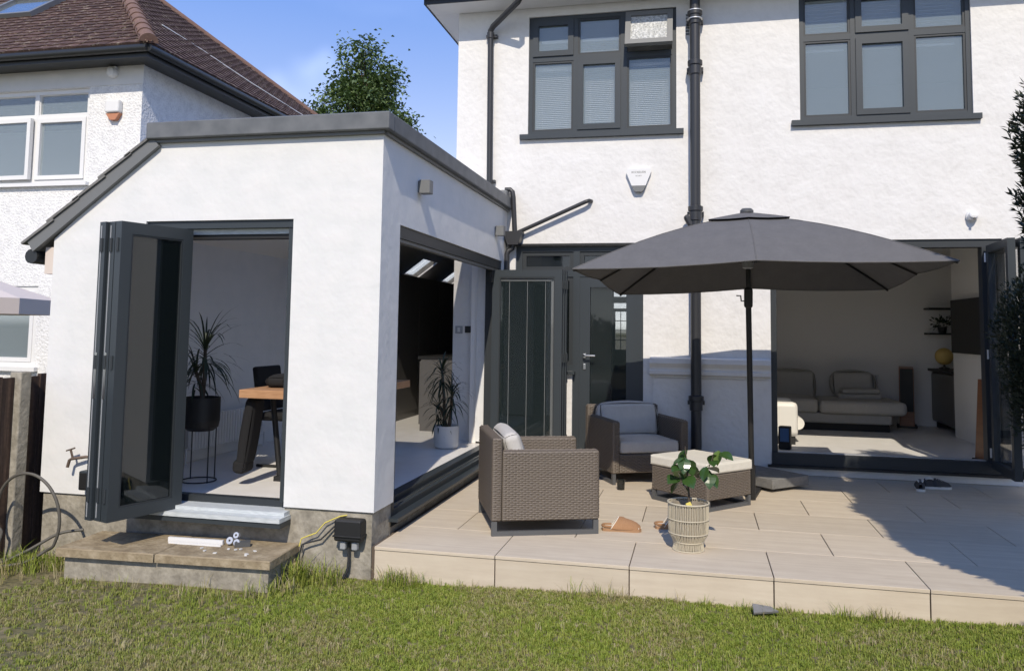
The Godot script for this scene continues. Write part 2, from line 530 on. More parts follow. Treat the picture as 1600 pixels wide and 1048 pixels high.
func build_house():
	var h = thing("white_house", "white rendered house with anthracite windows, soil pipe and bifold doorway to the living room", "house", V(0, 0, 0))
	# rear wall; openings: door set, bifold, two windows
	var holes = [[-2.32, 0.985, -1.672, 2.36], [-1.672, -0.02, -0.906, 2.36], [0.405, 0.09, 2.60, 2.395], [-2.2, 3.62, -0.553, 4.985], [0.724, 3.656, 2.379, 5.03]]
	obj("wall", MB.new().wall(-3.036, -0.4, 4.4, 5.09, -0.3, 0.0, holes), M.render, h)
	obj("side_wall", MB.new().box(V(-3.036, -0.4, -7.0), V(-2.8, 5.09, -0.3)), M.render, h)
	obj("side_wall", MB.new().box(V(4.15, -0.4, -7.0), V(4.4, 5.09, -0.3)), M.render, h)
	obj("front_wall", MB.new().wall(-2.8, -0.4, 4.15, 5.09, -7.0, -6.8, [[-1.92, 1.0, -1.50, 2.3]]), M.render, h)
	obj("upper_floor", MB.new().box(V(-2.8, 2.6, -6.8), V(4.15, 2.85, -0.3)), M.ceiling, h)
	# eaves and hipped roof
	var e = MB.new()
	e.box(V(-3.33, 5.09, 0.002), V(4.7, 5.115, 0.33))
	e.box(V(-3.33, 5.09, -7.3), V(-3.038, 5.115, 0.0))
	obj("soffit", e, M.soffit_white, h)
	e = MB.new()
	e.box(V(-3.35, 5.085, 0.331), V(4.7, 5.23, 0.35))
	e.box(V(-3.35, 5.085, -7.3), V(-3.331, 5.23, 0.330))
	obj("fascia", e, M.gutter, h)
	var gut = []
	for k in 9: gut.append(Vector2(0.41 - 0.055 * cos(PI * k / 8.0), 5.21 - 0.055 * sin(PI * k / 8.0)))
	for k in 9: gut.append(Vector2(0.41 + 0.048 * cos(PI * k / 8.0), 5.21 - 0.048 * sin(PI * k / 8.0)))
	obj("gutter", MB.new().prism(gut, -4.6, 3.42, Transform3D(Basis(V(0, 0, 1), V(0, 1, 0), V(-1, 0, 0)), V(0, 0, 0))), M.gutter, h)
	var rf = MB.new()
	var p = [V(-3.4, 5.2, 0.42), V(4.75, 5.2, 0.42), V(4.75, 5.2, -7.4), V(-3.4, 5.2, -7.4), V(0.5, 8.0, -3.5), V(1.0, 8.0, -3.5)]
	rf.quad(p[0], p[1], p[5], p[4]); rf.tri(p[3], p[0], p[4]); rf.quad(p[2], p[3], p[4], p[5]); rf.tri(p[1], p[2], p[5])
	rf.quad(p[3], p[2], p[1], p[0])
	obj("roof", rf, M.roof[0], h)
	# window 1
	var w1 = obj("window", MB.new().ring(-2.2, 3.62, -0.553, 4.985, 0.045, -0.10, -0.025), M.anth, h)
	obj("sill", MB.new().box(V(-2.285, 3.565, -0.12), V(-0.475, 3.62, 0.05)), M.anth, w1)
	for x in [[-1.69, -1.64], [-1.16, -1.09]]: obj("mullion", MB.new().box(V(x[0], 3.665, -0.098), V(x[1], 4.94, -0.027)), M.anth, w1)
	for x in [[-2.155, -1.69], [-1.64, -1.16], [-1.09, -0.598]]: obj("transom", MB.new().box(V(x[0], 4.465, -0.096), V(x[1], 4.525, -0.029)), M.anth, w1)
	glazed("sash", w1, -2.155, 4.525, -1.69, 4.94, 0.062, -0.085, -0.012, M.anth, M.glass)
	glazed("sash", w1, -1.64, 3.665, -1.16, 4.465, 0.062, -0.085, -0.012, M.anth, M.glass)
	for a in [[-1.64, 4.525, -1.16, 4.94], [-2.155, 3.665, -1.69, 4.465], [-1.09, 3.665, -0.598, 4.465]]:
		glazed("sash", w1, a[0], a[1], a[2], a[3], 0.022, -0.08, -0.035, M.anth2, M.glass)
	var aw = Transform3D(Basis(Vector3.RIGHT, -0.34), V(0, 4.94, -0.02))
	glazed("open_sash", w1, -1.10, -0.44, -0.588, 0.0, 0.058, 0.0, 0.055, M.lamp_grey, M.obscure, aw)  # frame grey is lighter than the other sashes: light on it painted in
	# window 2
	var w2 = obj("window", MB.new().ring(0.724, 3.656, 2.379, 5.03, 0.045, -0.10, -0.025), M.anth, h)
	obj("sill", MB.new().box(V(0.635, 3.60, -0.12), V(2.445, 3.656, 0.05)), M.anth, w2)
	for x in [[1.235, 1.285], [1.80, 1.85]]: obj("mullion", MB.new().box(V(x[0], 3.70, -0.098), V(x[1], 4.985, -0.027)), M.anth, w2)
	for x in [[0.769, 1.235], [1.285, 1.80], [1.85, 2.334]]: obj("transom", MB.new().box(V(x[0], 4.515, -0.096), V(x[1], 4.575, -0.029)), M.anth, w2)
	for a in [[1.285, 3.701, 1.80, 4.515], [1.285, 4.575, 1.80, 4.985]]: glazed("sash", w2, a[0], a[1], a[2], a[3], 0.062, -0.085, -0.012, M.anth, M.glass)
	for a in [[0.769, 3.701, 1.235, 4.515], [0.769, 4.575, 1.235, 4.985], [1.85, 3.701, 2.334, 4.515], [1.85, 4.575, 2.334, 4.985]]:
		glazed("sash", w2, a[0], a[1], a[2], a[3], 0.022, -0.08, -0.035, M.anth2, M.glass)
	# back door set: two fanlights, side light over a dwarf wall, door with lever handle
	var f = MB.new()
	f.box(V(-2.32, 2.30, -0.12), V(-0.906, 2.36, -0.03))
	f.box(V(-2.32, 0.985, -0.12), V(-2.25, 2.30, -0.03))
	f.box(V(-1.672, 0.0, -0.12), V(-1.60, 2.30, -0.03))
	f.box(V(-0.976, 0.0, -0.12), V(-0.906, 2.30, -0.03))
	f.box(V(-2.25, 2.02, -0.118), V(-1.672, 2.09, -0.032))
	f.box(V(-1.60, 2.02, -0.118), V(-0.976, 2.09, -0.032))
	f.box(V(-2.25, 0.985, -0.118), V(-1.672, 1.05, -0.032))
	var ds = obj("door_frame", f, M.anth, h)
	obj("sill", MB.new().box(V(-2.32, 0.955, -0.02), V(-1.64, 0.985, 0.06)), M.anth, ds)
	obj("head_flashing", MB.new().box(V(-2.40, 2.36, 0.0), V(-0.86, 2.385, 0.03)), M.black, ds)
	for a in [[-2.25, 2.09, -1.672, 2.30], [-1.60, 2.09, -0.976, 2.30], [-2.25, 1.05, -1.672, 2.02]]:
		glazed("side_light", ds, a[0], a[1], a[2], a[3], 0.045, -0.10, -0.045, M.anth2, M.tint)
	var dr = obj("back_door", MB.new().ring(-1.60, 0.03, -0.976, 2.02, 0.115, -0.105, -0.04), M.anth, h)
	obj("bottom_panel", MB.new().box(V(-1.485, 0.145, -0.09), V(-1.091, 0.28, -0.05)), M.anth, dr)
	obj("pane", MB.new().box(V(-1.488, 0.27, -0.075), V(-1.088, 1.91, -0.068)), M.door_glass, dr)
	var hd = MB.new()
	hd.rbox(T(V(-1.543, 1.155, -0.032)), V(0.034, 0.05, 0.014), 0.006, 1)
	hd.tube([V(-1.543, 1.16, -0.03), V(-1.543, 1.16, 0.018), V(-1.53, 1.16, 0.026), V(-1.42, 1.16, 0.026)], 0.010, 8)
	obj("handle", hd, M.steel, dr)
	obj("keyhole", MB.new().rbox(T(V(-1.543, 1.04, -0.034)), V(0.03, 0.065, 0.012), 0.005, 1), M.steel, dr)
	# bifold opening to the living room
	f = MB.new()
	f.box(V(0.405, 0.09, -0.14), V(2.60, 0.215, 0.02))
	f.box(V(0.405, 2.315, -0.14), V(2.60, 2.395, -0.02))
	f.box(V(0.405, 0.215, -0.14), V(0.465, 2.315, -0.02))
	f.box(V(2.42, 0.215, -0.14), V(2.60, 2.315, -0.02))
	var bf = obj("bifold_frame", f, M.anth2, h)
	obj("track", MB.new().box(V(0.47, 0.215, -0.10), V(2.415, 0.225, -0.05)), M.alu, bf)
	obj("sill", MB.new().box(V(0.36, 0.075, 0.0), V(2.64, 0.10, 0.075)), M.black, bf)
	for k in 2:
		var t = Transform3D(Basis(Vector3.UP, -PI * 0.5 - 0.075 + 0.03 * k), V(2.475 + 0.08 * k, 0.16, 0.03))
		var lf = obj("door_leaf", MB.new().ring(0.0, 0.0, 0.74, 2.16, 0.075, -0.032, 0.032, t), M.anth, h)
		obj("pane", MB.new().wall(0.07, 0.07, 0.67, 2.09, -0.004, 0.004, [], t), M.door_glass, lf)
		if k == 0:
			var hb = MB.new()
			hb.tube([t * V(0.69, 1.0, 0.03), t * V(0.69, 1.0, 0.06), t * V(0.58, 1.0, 0.062)], 0.009, 8)
			obj("handle", hb, M.steel, lf)
		for y in [0.1, 1.05, 2.0]: obj("hinge", MB.new().tube([t * V(0.0, y, 0.04), t * V(0.0, y + 0.09, 0.04)], 0.011, 8), M.alu, lf)
	# mouldings left of an old bay below the door set
	f = MB.new()
	f.prism([Vector2(0.0, 1.165), Vector2(0.075, 1.15), Vector2(0.08, 1.10), Vector2(0.05, 1.055), Vector2(0.048, 1.03), Vector2(0.062, 1.02), Vector2(0.06, 0.985), Vector2(0.02, 0.965), Vector2(0.0, 0.965)], -0.395, 0.835, Transform3D(Basis(V(0, 0, 1), V(0, 1, 0), V(-1, 0, 0)), V(0, 0, 0.0)))
	obj("wall_ledge", f, M.render, h)
	obj("wall_plinth", MB.new().prism([Vector2(0.0, -0.02), Vector2(0.03, -0.02), Vector2(0.025, 0.94), Vector2(0.0, 0.95)], -0.395, 0.80, Transform3D(Basis(V(0, 0, 1), V(0, 1, 0), V(-1, 0, 0)), V(0, 0, 0.0))), M.render, h)
	# soil pipe with sockets and a branch collar
	f = MB.new()
	f.tube([V(-0.353, 0.0, 0.135), V(-0.353, 5.35, 0.135)], 0.054, 16)
	for y in [4.82, 4.27, 2.70, 0.72]: f.lathe(T(V(-0.353, y, 0.135)), [Vector2(0.054, -0.10), Vector2(0.066, -0.095), Vector2(0.066, 0.0), Vector2(0.078, 0.005), Vector2(0.078, 0.05), Vector2(0.066, 0.055), Vector2(0.054, 0.06)], 16)
	for y in [4.78, 4.24, 2.68, 0.70]: f.box(V(-0.44, y - 0.02, 0.0), V(-0.266, y + 0.02, 0.10))
	f.rbox(T(V(-0.41, 2.60, 0.12), 0, 0, 0.5), V(0.09, 0.15, 0.11), 0.03, 2)
	obj("soil_pipe", f, M.pipe, h)
	for y in [4.86, 4.77]: obj("pipe_ring", MB.new().lathe(T(V(-0.353, y, 0.135)), [Vector2(0.0665, 0.0), Vector2(0.082, 0.003), Vector2(0.082, 0.012), Vector2(0.0665, 0.015)], 16), M.alu, h)
	# rainwater pipe with swan neck
	f = MB.new()
	f.tube([V(-2.22, 5.2, 0.40), V(-2.22, 5.06, 0.40), V(-2.25, 5.02, 0.38), V(-2.60, 4.87, 0.10), V(-2.635, 4.83, 0.075), V(-2.635, 4.78, 0.07), V(-2.62, 2.98, 0.07)], 0.033, 12)
	for y in [4.76, 3.08]: f.box(V(-2.69, y, 0.0), V(-2.56, y + 0.03, 0.06))
	f.lathe(T(V(-2.635, 4.74, 0.07)), [Vector2(0.034, 0.0), Vector2(0.042, 0.005), Vector2(0.042, 0.07), Vector2(0.034, 0.075)], 12)
	obj("rain_pipe", f, M.pipe, h)
	# hopper, its feed pipes and the bath waste that slopes into it
	f = MB.new()
	f.prism([Vector2(-0.10, 0.075), Vector2(0.10, 0.075), Vector2(0.10, 0.045), Vector2(0.06, -0.075), Vector2(-0.06, -0.075), Vector2(-0.10, 0.045)], 0.0, 0.15, Transform3D(Basis(), V(-2.325, 2.44, 0.002)))
	obj("hopper", f, M.pipe, h)
	f = MB.new()
	f.tube([V(-2.43, 2.985, 0.10), V(-2.37, 2.985, 0.10), V(-2.345, 2.96, 0.10), V(-2.335, 2.90, 0.10), V(-2.315, 2.50, 0.09)], 0.028, 10)
	f.tube([V(-2.335, 2.38, 0.08), V(-2.345, 2.33, 0.08), V(-2.385, 2.30, 0.09), V(-2.40, 2.26, 0.10), V(-2.40, 1.9, 0.10)], 0.03, 10)
	obj("feed_pipe", f, M.pipe, h)
	obj("waste_pipe", MB.new().tube([V(-2.30, 2.50, 0.075), V(-1.53, 2.835, 0.075), V(-1.49, 2.85, 0.06), V(-1.475, 2.852, 0.0)], 0.022, 10), M.pipe, h)
	f = MB.new()
	for k in 7: f.box(V(-0.45, 4.66 + 0.035 * k, 0.0), V(-0.415, 4.68 + 0.035 * k, 0.012))
	obj("air_vent", f, M.lamp_grey, h)
	# things fixed to the wall
	var al = thing("alarm_box", "white shield-shaped burglar alarm box between the upper windows", "alarm", V(-0.955, 3.065, 0.0))
	var sh = [Vector2(-0.125, 0.125), Vector2(0.125, 0.125), Vector2(0.135, 0.09), Vector2(0.075, -0.06), Vector2(-0.075, -0.06), Vector2(-0.135, 0.09)]
	obj("cover", MB.new().prism(sh, 0.0, 0.055), M.white, al)
	obj("strobe", MB.new().prism([Vector2(-0.075, -0.062), Vector2(0.075, -0.062), Vector2(0.05, -0.115), Vector2(0.035, -0.128), Vector2(-0.035, -0.128), Vector2(-0.05, -0.115)], 0.0, 0.06), M.lamp_grey, al)
	text_on(al, "lettering", "ROCKBURN", V(0, 0.085, 0.0555), 0.030, M.print)
	text_on(al, "lettering", "SECURITY", V(0, 0.045, 0.0555), 0.016, M.print)
	var cc = thing("security_camera", "small white dome security camera above the bifold doorway", "camera", V(2.33, 2.62, 0.0))
	obj("mount", MB.new().lathe(Transform3D(Basis(Vector3.RIGHT, PI * 0.5), V(0, 0, 0)), [Vector2(0.055, 0.0), Vector2(0.055, 0.03), Vector2(0.04, 0.04), Vector2(0.0, 0.04)], 20), M.white, cc)
	obj("eye", MB.new().lathe(Transform3D(Basis(Vector3.RIGHT, 1.2), V(0, -0.01, 0.03)), [Vector2(0.042, 0.0), Vector2(0.045, 0.03), Vector2(0.038, 0.055), Vector2(0.02, 0.066), Vector2(0.0, 0.068)], 20), M.white, cc)
	obj("lens", MB.new().lathe(Transform3D(Basis(Vector3.RIGHT, 1.2), V(0, -0.035, 0.097)), [Vector2(0.014, 0.0), Vector2(0.012, 0.004), Vector2(0.0, 0.005)], 14), M.black, cc)
	# blinds upstairs
	for a in [[-2.15, -1.70, 3.70, 4.40], [-1.575, -1.225, 3.74, 4.40], [-1.07, -0.62, 3.68, 4.40]]:
		blind("white venetian blind lowered behind a bathroom window pane", a[0], a[1], a[2], a[3], 0.022, "lowered bathroom blinds")
	for a in [[-2.08, -1.75], [-1.62, -1.18]]:
		blind("white venetian blind behind an upper bathroom pane", a[0], a[1], 4.54, 4.72, 0.022, "short bathroom blinds")
	for a in [[0.79, 1.20], [1.37, 1.72], [1.87, 2.27]]:
		blind("pale slatted blind raised above half height in the bedroom window", a[0], a[1], 4.44, 4.98, 0.038, "raised bedroom blinds")

func blind(label, x0, x1, y0, y1, gap, group):
	var b = thing("venetian_blind", label, "blind", V((x0 + x1) * 0.5, y0, -0.17), 0.0, group)
	var w = x1 - x0
	var s = MB.new().obox(T(V(0, 0, 0), 0, 0.5), V(w, 0.0022, 0.021)).mesh()
	var k = 1
	while y0 + gap * k < y1 - 0.01:
		var o = mesh_node("slat", s, M.blind, b)
		o.position = V(0, gap * k, 0)
		k += 1
	obj("bottom_rail", MB.new().box(V(-w * 0.5, -0.008, -0.012), V(w * 0.5, 0.018, 0.012)), M.blind, b)
	obj("head_rail", MB.new().box(V(-w * 0.5, y1 - y0 - 0.006, -0.02), V(w * 0.5, y1 - y0 + 0.03, 0.02)), M.blind, b)
	var c = MB.new()
	for x in [-w * 0.32, w * 0.32]: c.tube([V(x, 0.0, 0.0), V(x, y1 - y0, 0.0)], 0.0016, 4)
	obj("cord", c, M.white, b)

func text_on(parent, called, s, at, size, m):
	var t = TextMesh.new()
	t.text = s
	var f = SystemFont.new()
	f.font_names = PackedStringArray(["Droid Sans"])
	t.font = f
	t.font_size = 32
	t.pixel_size = size / 32.0
	t.depth = 0.001
	var o = mesh_node(called, t, m, parent)
	o.position = at
	return o

# one leaf of the extension's bifolds, standing in local xy from x = 0 to w
func ext_leaf(parent, t, w, hh, look):
	var lf = obj("door_leaf", MB.new().ring(0.0, 0.0, w, hh, 0.078, -0.032, 0.032, t), M.anth, parent)
	obj("glazing_bead", MB.new().ring(0.078, 0.078, w - 0.078, hh - 0.078, 0.012, -0.028, 0.028, t), M.anth2, lf)
	obj("pane", MB.new().wall(0.085, 0.085, w - 0.085, hh - 0.085, 0.012, 0.016, [], t), M.door_glass if look == "cords" else M.tint, lf)
	obj("pane", MB.new().wall(0.085, 0.085, w - 0.085, hh - 0.085, -0.016, -0.012, [], t), M.tint, lf)
	if look == "blind":
		var s = MB.new()
		var k = 0
		while 0.16 + 0.0125 * k < hh - 0.12:
			s.obox(t * T(V(w * 0.5, 0.16 + 0.0125 * k, 0.0), 0, 1.2), V(w - 0.172, 0.0008, 0.0150))
			k += 1
		stuff(obj("blind_slats", s, M.blind_dark, lf))
		var r = MB.new()
		r.box(V(0, 0, 0), V(0.001, 0.001, 0.001))
		for x in [0.22, 0.78]: r.obox(t * T(V(lerpf(0.09, w - 0.09, x), hh * 0.5, 0.0075)), V(0.003, hh - 0.2, 0.001))
		obj("blind_cord", r, M.lamp_grey, lf)
	elif look == "cords":
		for x in [0.16, 0.5, 0.84]:
			obj("blind_cord", MB.new().obox(t * T(V(lerpf(0.09, w - 0.09, x), hh * 0.5, 0.0)), V(0.004, hh - 0.2, 0.003)), M.blind, lf)
		obj("blind_rail", MB.new().obox(t * T(V(w * 0.5, hh - 0.105, 0.0)), V(w - 0.18, 0.03, 0.018)), M.grey_ui, lf)
		obj("side_rail", MB.new().obox(t * T(V(w - 0.105, hh * 0.5, 0.0)), V(0.028, hh - 0.19, 0.018)), M.grey_ui, lf)
	for y in [0.12, hh * 0.5, hh - 0.2]:
		obj("hinge", MB.new().tube([t * V(w + 0.002, y, 0.0), t * V(w + 0.002, y + 0.09, 0.0)], 0.011, 8), M.anth2, lf)
	return lf

func build_extension():
	var h = thing("rear_extension", "white flat-roofed garden extension with two folded-back glazed bifold openings", "extension", V(0, 0, 0))
	# front wall round its doorway; its top left follows the lean-to roof
	var w = MB.new()
	w.prism([Vector2(-5.03, 0.205), Vector2(-4.25, 0.205), Vector2(-4.25, 2.70), Vector2(-5.03, 2.06)], 3.5, DE)
	w.prism([Vector2(-4.25, 2.18), Vector2(-3.078, 2.18), Vector2(-3.078, 2.80), Vector2(-4.15, 2.80), Vector2(-4.25, 2.70)], 3.5, DE)
	w.prism([Vector2(-3.078, 0.215), Vector2(XE, 0.215), Vector2(XE, 2.80), Vector2(-3.078, 2.80)], 3.5, DE)
	# side wall with its wide opening
	w.wall(-3.5, 0.215, 0.0, 2.80, -0.28, 0.0, [[-3.363, 0.0, -0.2, 2.175]], Transform3D(Basis(V(0, 0, -1), V(0, 1, 0), V(1, 0, 0)), V(XE, 0, 0)))
	w.prism([Vector2(-5.03, -0.4), Vector2(-4.85, -0.4), Vector2(-4.85, 2.19), Vector2(-5.03, 2.06)], -6.8, 3.5)
	w.box(V(-5.03, -0.4, -7.0), V(-3.04, 2.80, -6.8))
	obj("wall", w, M.smooth, h)
	w = MB.new()
	w.box(V(-5.012, -0.4, 3.52), V(-4.25, 0.205, DE - 0.018))
	w.box(V(-4.25, -0.4, 3.52), V(-3.078, 0.10, DE - 0.018))
	w.box(V(-3.078, -0.4, 3.52), V(XE - 0.018, 0.215, DE - 0.018))
	w.box(V(-2.70, -0.4, 3.363), V(XE - 0.018, 0.215, 3.52))
	w.box(V(-2.70, -0.4, 0.002), V(XE - 0.03, 0.03, 3.363))
	obj("plinth", w, M.concrete, h)
	obj("flat_roof", MB.new().wall(-4.20, -3.6, XE - 0.02, -0.001, 2.68, 2.76, [[-4.05, -3.1, -2.85, -0.3]], Transform3D(Basis(V(1, 0, 0), V(0, 0, -1), V(0, 1, 0)), V(0, 0, 0))).box(V(-4.20, 2.68, -6.8), V(-3.04, 2.76, 0.0)), M.ceiling, h)  # the large hole is an added opening to brighten the room below
	obj("added_rooflight", MB.new().box(V(-4.10, 2.761, 0.25), V(-2.80, 2.775, 3.15)), M.glass, h)  # invented rooflight, put in only to bring more daylight into the extension
	w = MB.new()
	w.rbox(T(V(-3.30, 2.835, 3.735)), V(1.88, 0.125, 0.11), 0.012, 1)
	obj("coping", w, M.coping, h)
	w = MB.new()
	w.rbox(T(V(-2.415, 2.836, 1.842)), V(0.11, 0.125, 3.68), 0.012, 1)
	obj("coping", w, M.coping, h)
	w = MB.new()
	w.box(V(-4.23, 2.752, 3.722), V(-2.41, 2.772, 3.755))
	w.box(V(-2.424, 2.752, 0.0), V(-2.40, 2.772, 3.722))
	obj("drip_trim", w, M.lamp_grey, h)
	w = MB.new()
	w.rbox(T(V(-2.44, 2.93, 0.13)), V(0.12, 0.07, 0.2), 0.02, 1)
	obj("roof_outlet", w, M.lamp_grey, h)
	# lean-to roof with two rooflights over the kitchen
	var sl = atan2(0.78, 1.05)
	var t = Transform3D(Basis(Vector3.BACK, sl), V(-4.18, 2.80, 0.0))
	var strips = [[3.70, -3.0, -1.31, 0.0], [-3.0, -3.7, -1.31, -0.85], [-3.0, -3.7, -0.40, 0.0], [-3.7, -4.9, -1.31, 0.0], [-4.9, -5.6, -1.31, -0.85], [-4.9, -5.6, -0.40, 0.0], [-5.6, -6.9, -1.31, 0.0]]
	w = MB.new()
	for s in strips: w.obox(t * T(V((s[2] + s[3]) * 0.5, -0.035, (s[0] + s[1]) * 0.5)), V(s[3] - s[2], 0.07, s[0] - s[1]))
	var lean = obj("lean_to_roof", w, M.slate, h)
	w = MB.new()
	for s in strips: w.obox(t * T(V((maxf(s[2], -0.93) + s[3]) * 0.5, -0.0825, (minf(s[0], 3.5) + s[1]) * 0.5)), V(s[3] - maxf(s[2], -0.93), 0.022, minf(s[0], 3.5) - s[1]))
	obj("ceiling_lining", w, M.ceiling, lean)
	for z in [-3.35, -5.25]: obj("rooflight_pane", MB.new().obox(t * T(V(-0.625, -0.01, z)), V(0.46, 0.008, 0.71)), M.glass, lean)
	# verge slates, each lapping the one below it
	for k in 5:
		var a = -1.33 + 0.265 * k
		obj("slate", MB.new().obox(t * T(V(a + 0.15, 0.020 + 0.004 * (k % 2), 3.64), 0, 0, -0.045), V(0.32, 0.018, 0.27)), M.slate, lean)
	obj("verge_trim", MB.new().obox(t * T(V(-0.66, -0.03, 3.735)), V(1.28, 0.09, 0.05)), M.lamp_grey, lean)
	obj("eaves_end", MB.new().box(V(-5.12, 1.80, 3.60), V(-5.035, 2.0, 3.70)), M.beige, lean)
	obj("gutter", MB.new().tube([V(-5.21, 1.93, 3.74), V(-5.21, 1.93, -6.6)], 0.055, 12), M.gutter, lean)
	# front doorway: head, threshold board, right jamb
	w = MB.new()
	w.box(V(-4.25, 2.125, 3.55), V(-3.078, 2.18, 3.70))
	w.box(V(-3.125, 0.235, 3.55), V(-3.078, 2.125, 3.69))
	w.box(V(-4.25, 0.235, 3.55), V(-4.203, 2.125, 3.69))
	var fr = obj("door_frame", w, M.anth, h)
	obj("head_strip", MB.new().box(V(-4.20, 2.085, 3.60), V(-3.13, 2.124, 3.655)), M.sillboard, fr)
	obj("head_track", MB.new().box(V(-4.20, 2.055, 3.56), V(-3.13, 2.084, 3.64)), M.black, fr)
	obj("track", MB.new().box(V(-4.20, 0.19, 3.56), V(-3.13, 0.235, 3.63)), M.anth2, fr)
	obj("sill", MB.new().box(V(-4.245, 0.165, 3.60), V(-3.04, 0.19, 3.78)).box(V(-4.245, 0.135, 3.704), V(-3.03, 0.164, 3.86)), M.sillboard, fr)
	obj("sill_nose", MB.new().box(V(-4.25, 0.10, 3.704), V(-3.03, 0.134, 3.85)), M.anth, fr)
	# three folded leaves standing out from the left jamb
	var d = V(-0.17, 0, 0.52).normalized()
	var nrm = V(-d.z, 0, d.x)
	for k in 3:
		var o = V(-3.86, 0.165, 3.73) + nrm * (0.072 * k + 0.02) + d * ([0.0, 0.0, 0.02][k])
		var lt = Transform3D(Basis(d, Vector3.UP, d.cross(Vector3.UP)), o)
		var lf = ext_leaf(h, lt, 0.555, 1.945, "blind" if k == 0 else "plain")
		if k > 0:
			obj("lock_plate", MB.new().obox(lt * T(V(0.556, 0.93, 0.0)), V(0.004, 0.3, 0.022)), M.steel, lf)
			obj("end_groove", MB.new().obox(lt * T(V(0.5555, 0.97, 0.012)), V(0.002, 1.9, 0.010)), M.grey_ui, lf)
	# side opening: head, jambs, wide sill and track
	w = MB.new()
	w.box(V(-2.60, 2.085, 0.2), V(-2.44, 2.175, 3.363))
	w.box(V(-2.60, 0.12, 3.315), V(-2.44, 2.085, 3.363))
	w.box(V(-2.60, 0.12, 0.2), V(-2.44, 2.085, 0.248))
	var sf = obj("side_frame", w, M.anth2, h)
	obj("head_track", MB.new().box(V(-2.50, 2.06, 0.25), V(-2.455, 2.084, 3.31)), M.lamp_grey, sf)
	w = MB.new()
	w.box(V(-2.62, 0.125, 0.2), V(-2.53, 0.195, 3.363))
	w.box(V(-2.529, 0.10, 0.2), V(-2.45, 0.15, 3.363))
	w.box(V(-2.449, 0.085, 0.14), V(-2.375, 0.108, 3.40))
	obj("sill", w, M.anth, sf)
	obj("track", MB.new().box(V(-2.495, 0.15, 0.26), V(-2.485, 0.162, 3.30)), M.steel, sf)
	# three folded leaves at the far end of the side opening
	for k in 3:
		var lt = Transform3D(Basis(), V(-2.475 + 0.012 * k, 0.125, 0.40 - 0.075 * k))
		ext_leaf(h, lt, 0.755, 1.94, "cords" if k == 0 else "plain")
	obj("carrier", MB.new().box(V(-2.50, 1.93, 0.435), V(-2.46, 2.06, 0.50)), M.black, sf)
	# concrete step under the front doorway: a block and two stone treads
	var st = thing("garden_step", "concrete step with two stained stone treads below the left doorway", "step", V(-3.68, 0, 3.95), 0.06)
	obj("block", MB.new().box(V(-0.71, -0.45, -0.22), V(0.71, -0.075, 0.20)), M.concrete, st)
	obj("tread", MB.new().chbox(V(-0.745, -0.075, -0.215), V(-0.052, -0.02, 0.245), 0.006), M.slabstone, st)
	obj("tread", MB.new().chbox(V(-0.046, -0.075, -0.215), V(0.735, -0.022, 0.24), 0.006), M.slabstone, st)
	# wall lights
	for a in [[2.97, 2.515, "grey square up-down wall light close to the extension's front corner"], [0.53, 2.47, "grey square up-down wall light beside the corner with the house"]]:
		var l = thing("wall_light", a[2], "wall light", V(XE, a[1], a[0]), PI * 0.5, "wall lights on the extension")
		obj("housing", MB.new().rbox(T(V(0, 0, 0.055)), V(0.085, 0.105, 0.085), 0.004, 1), M.lamp_grey, l)
		obj("backplate", MB.new().box(V(-0.035, -0.045, 0.0), V(0.035, 0.045, 0.0125)), M.lamp_grey, l)

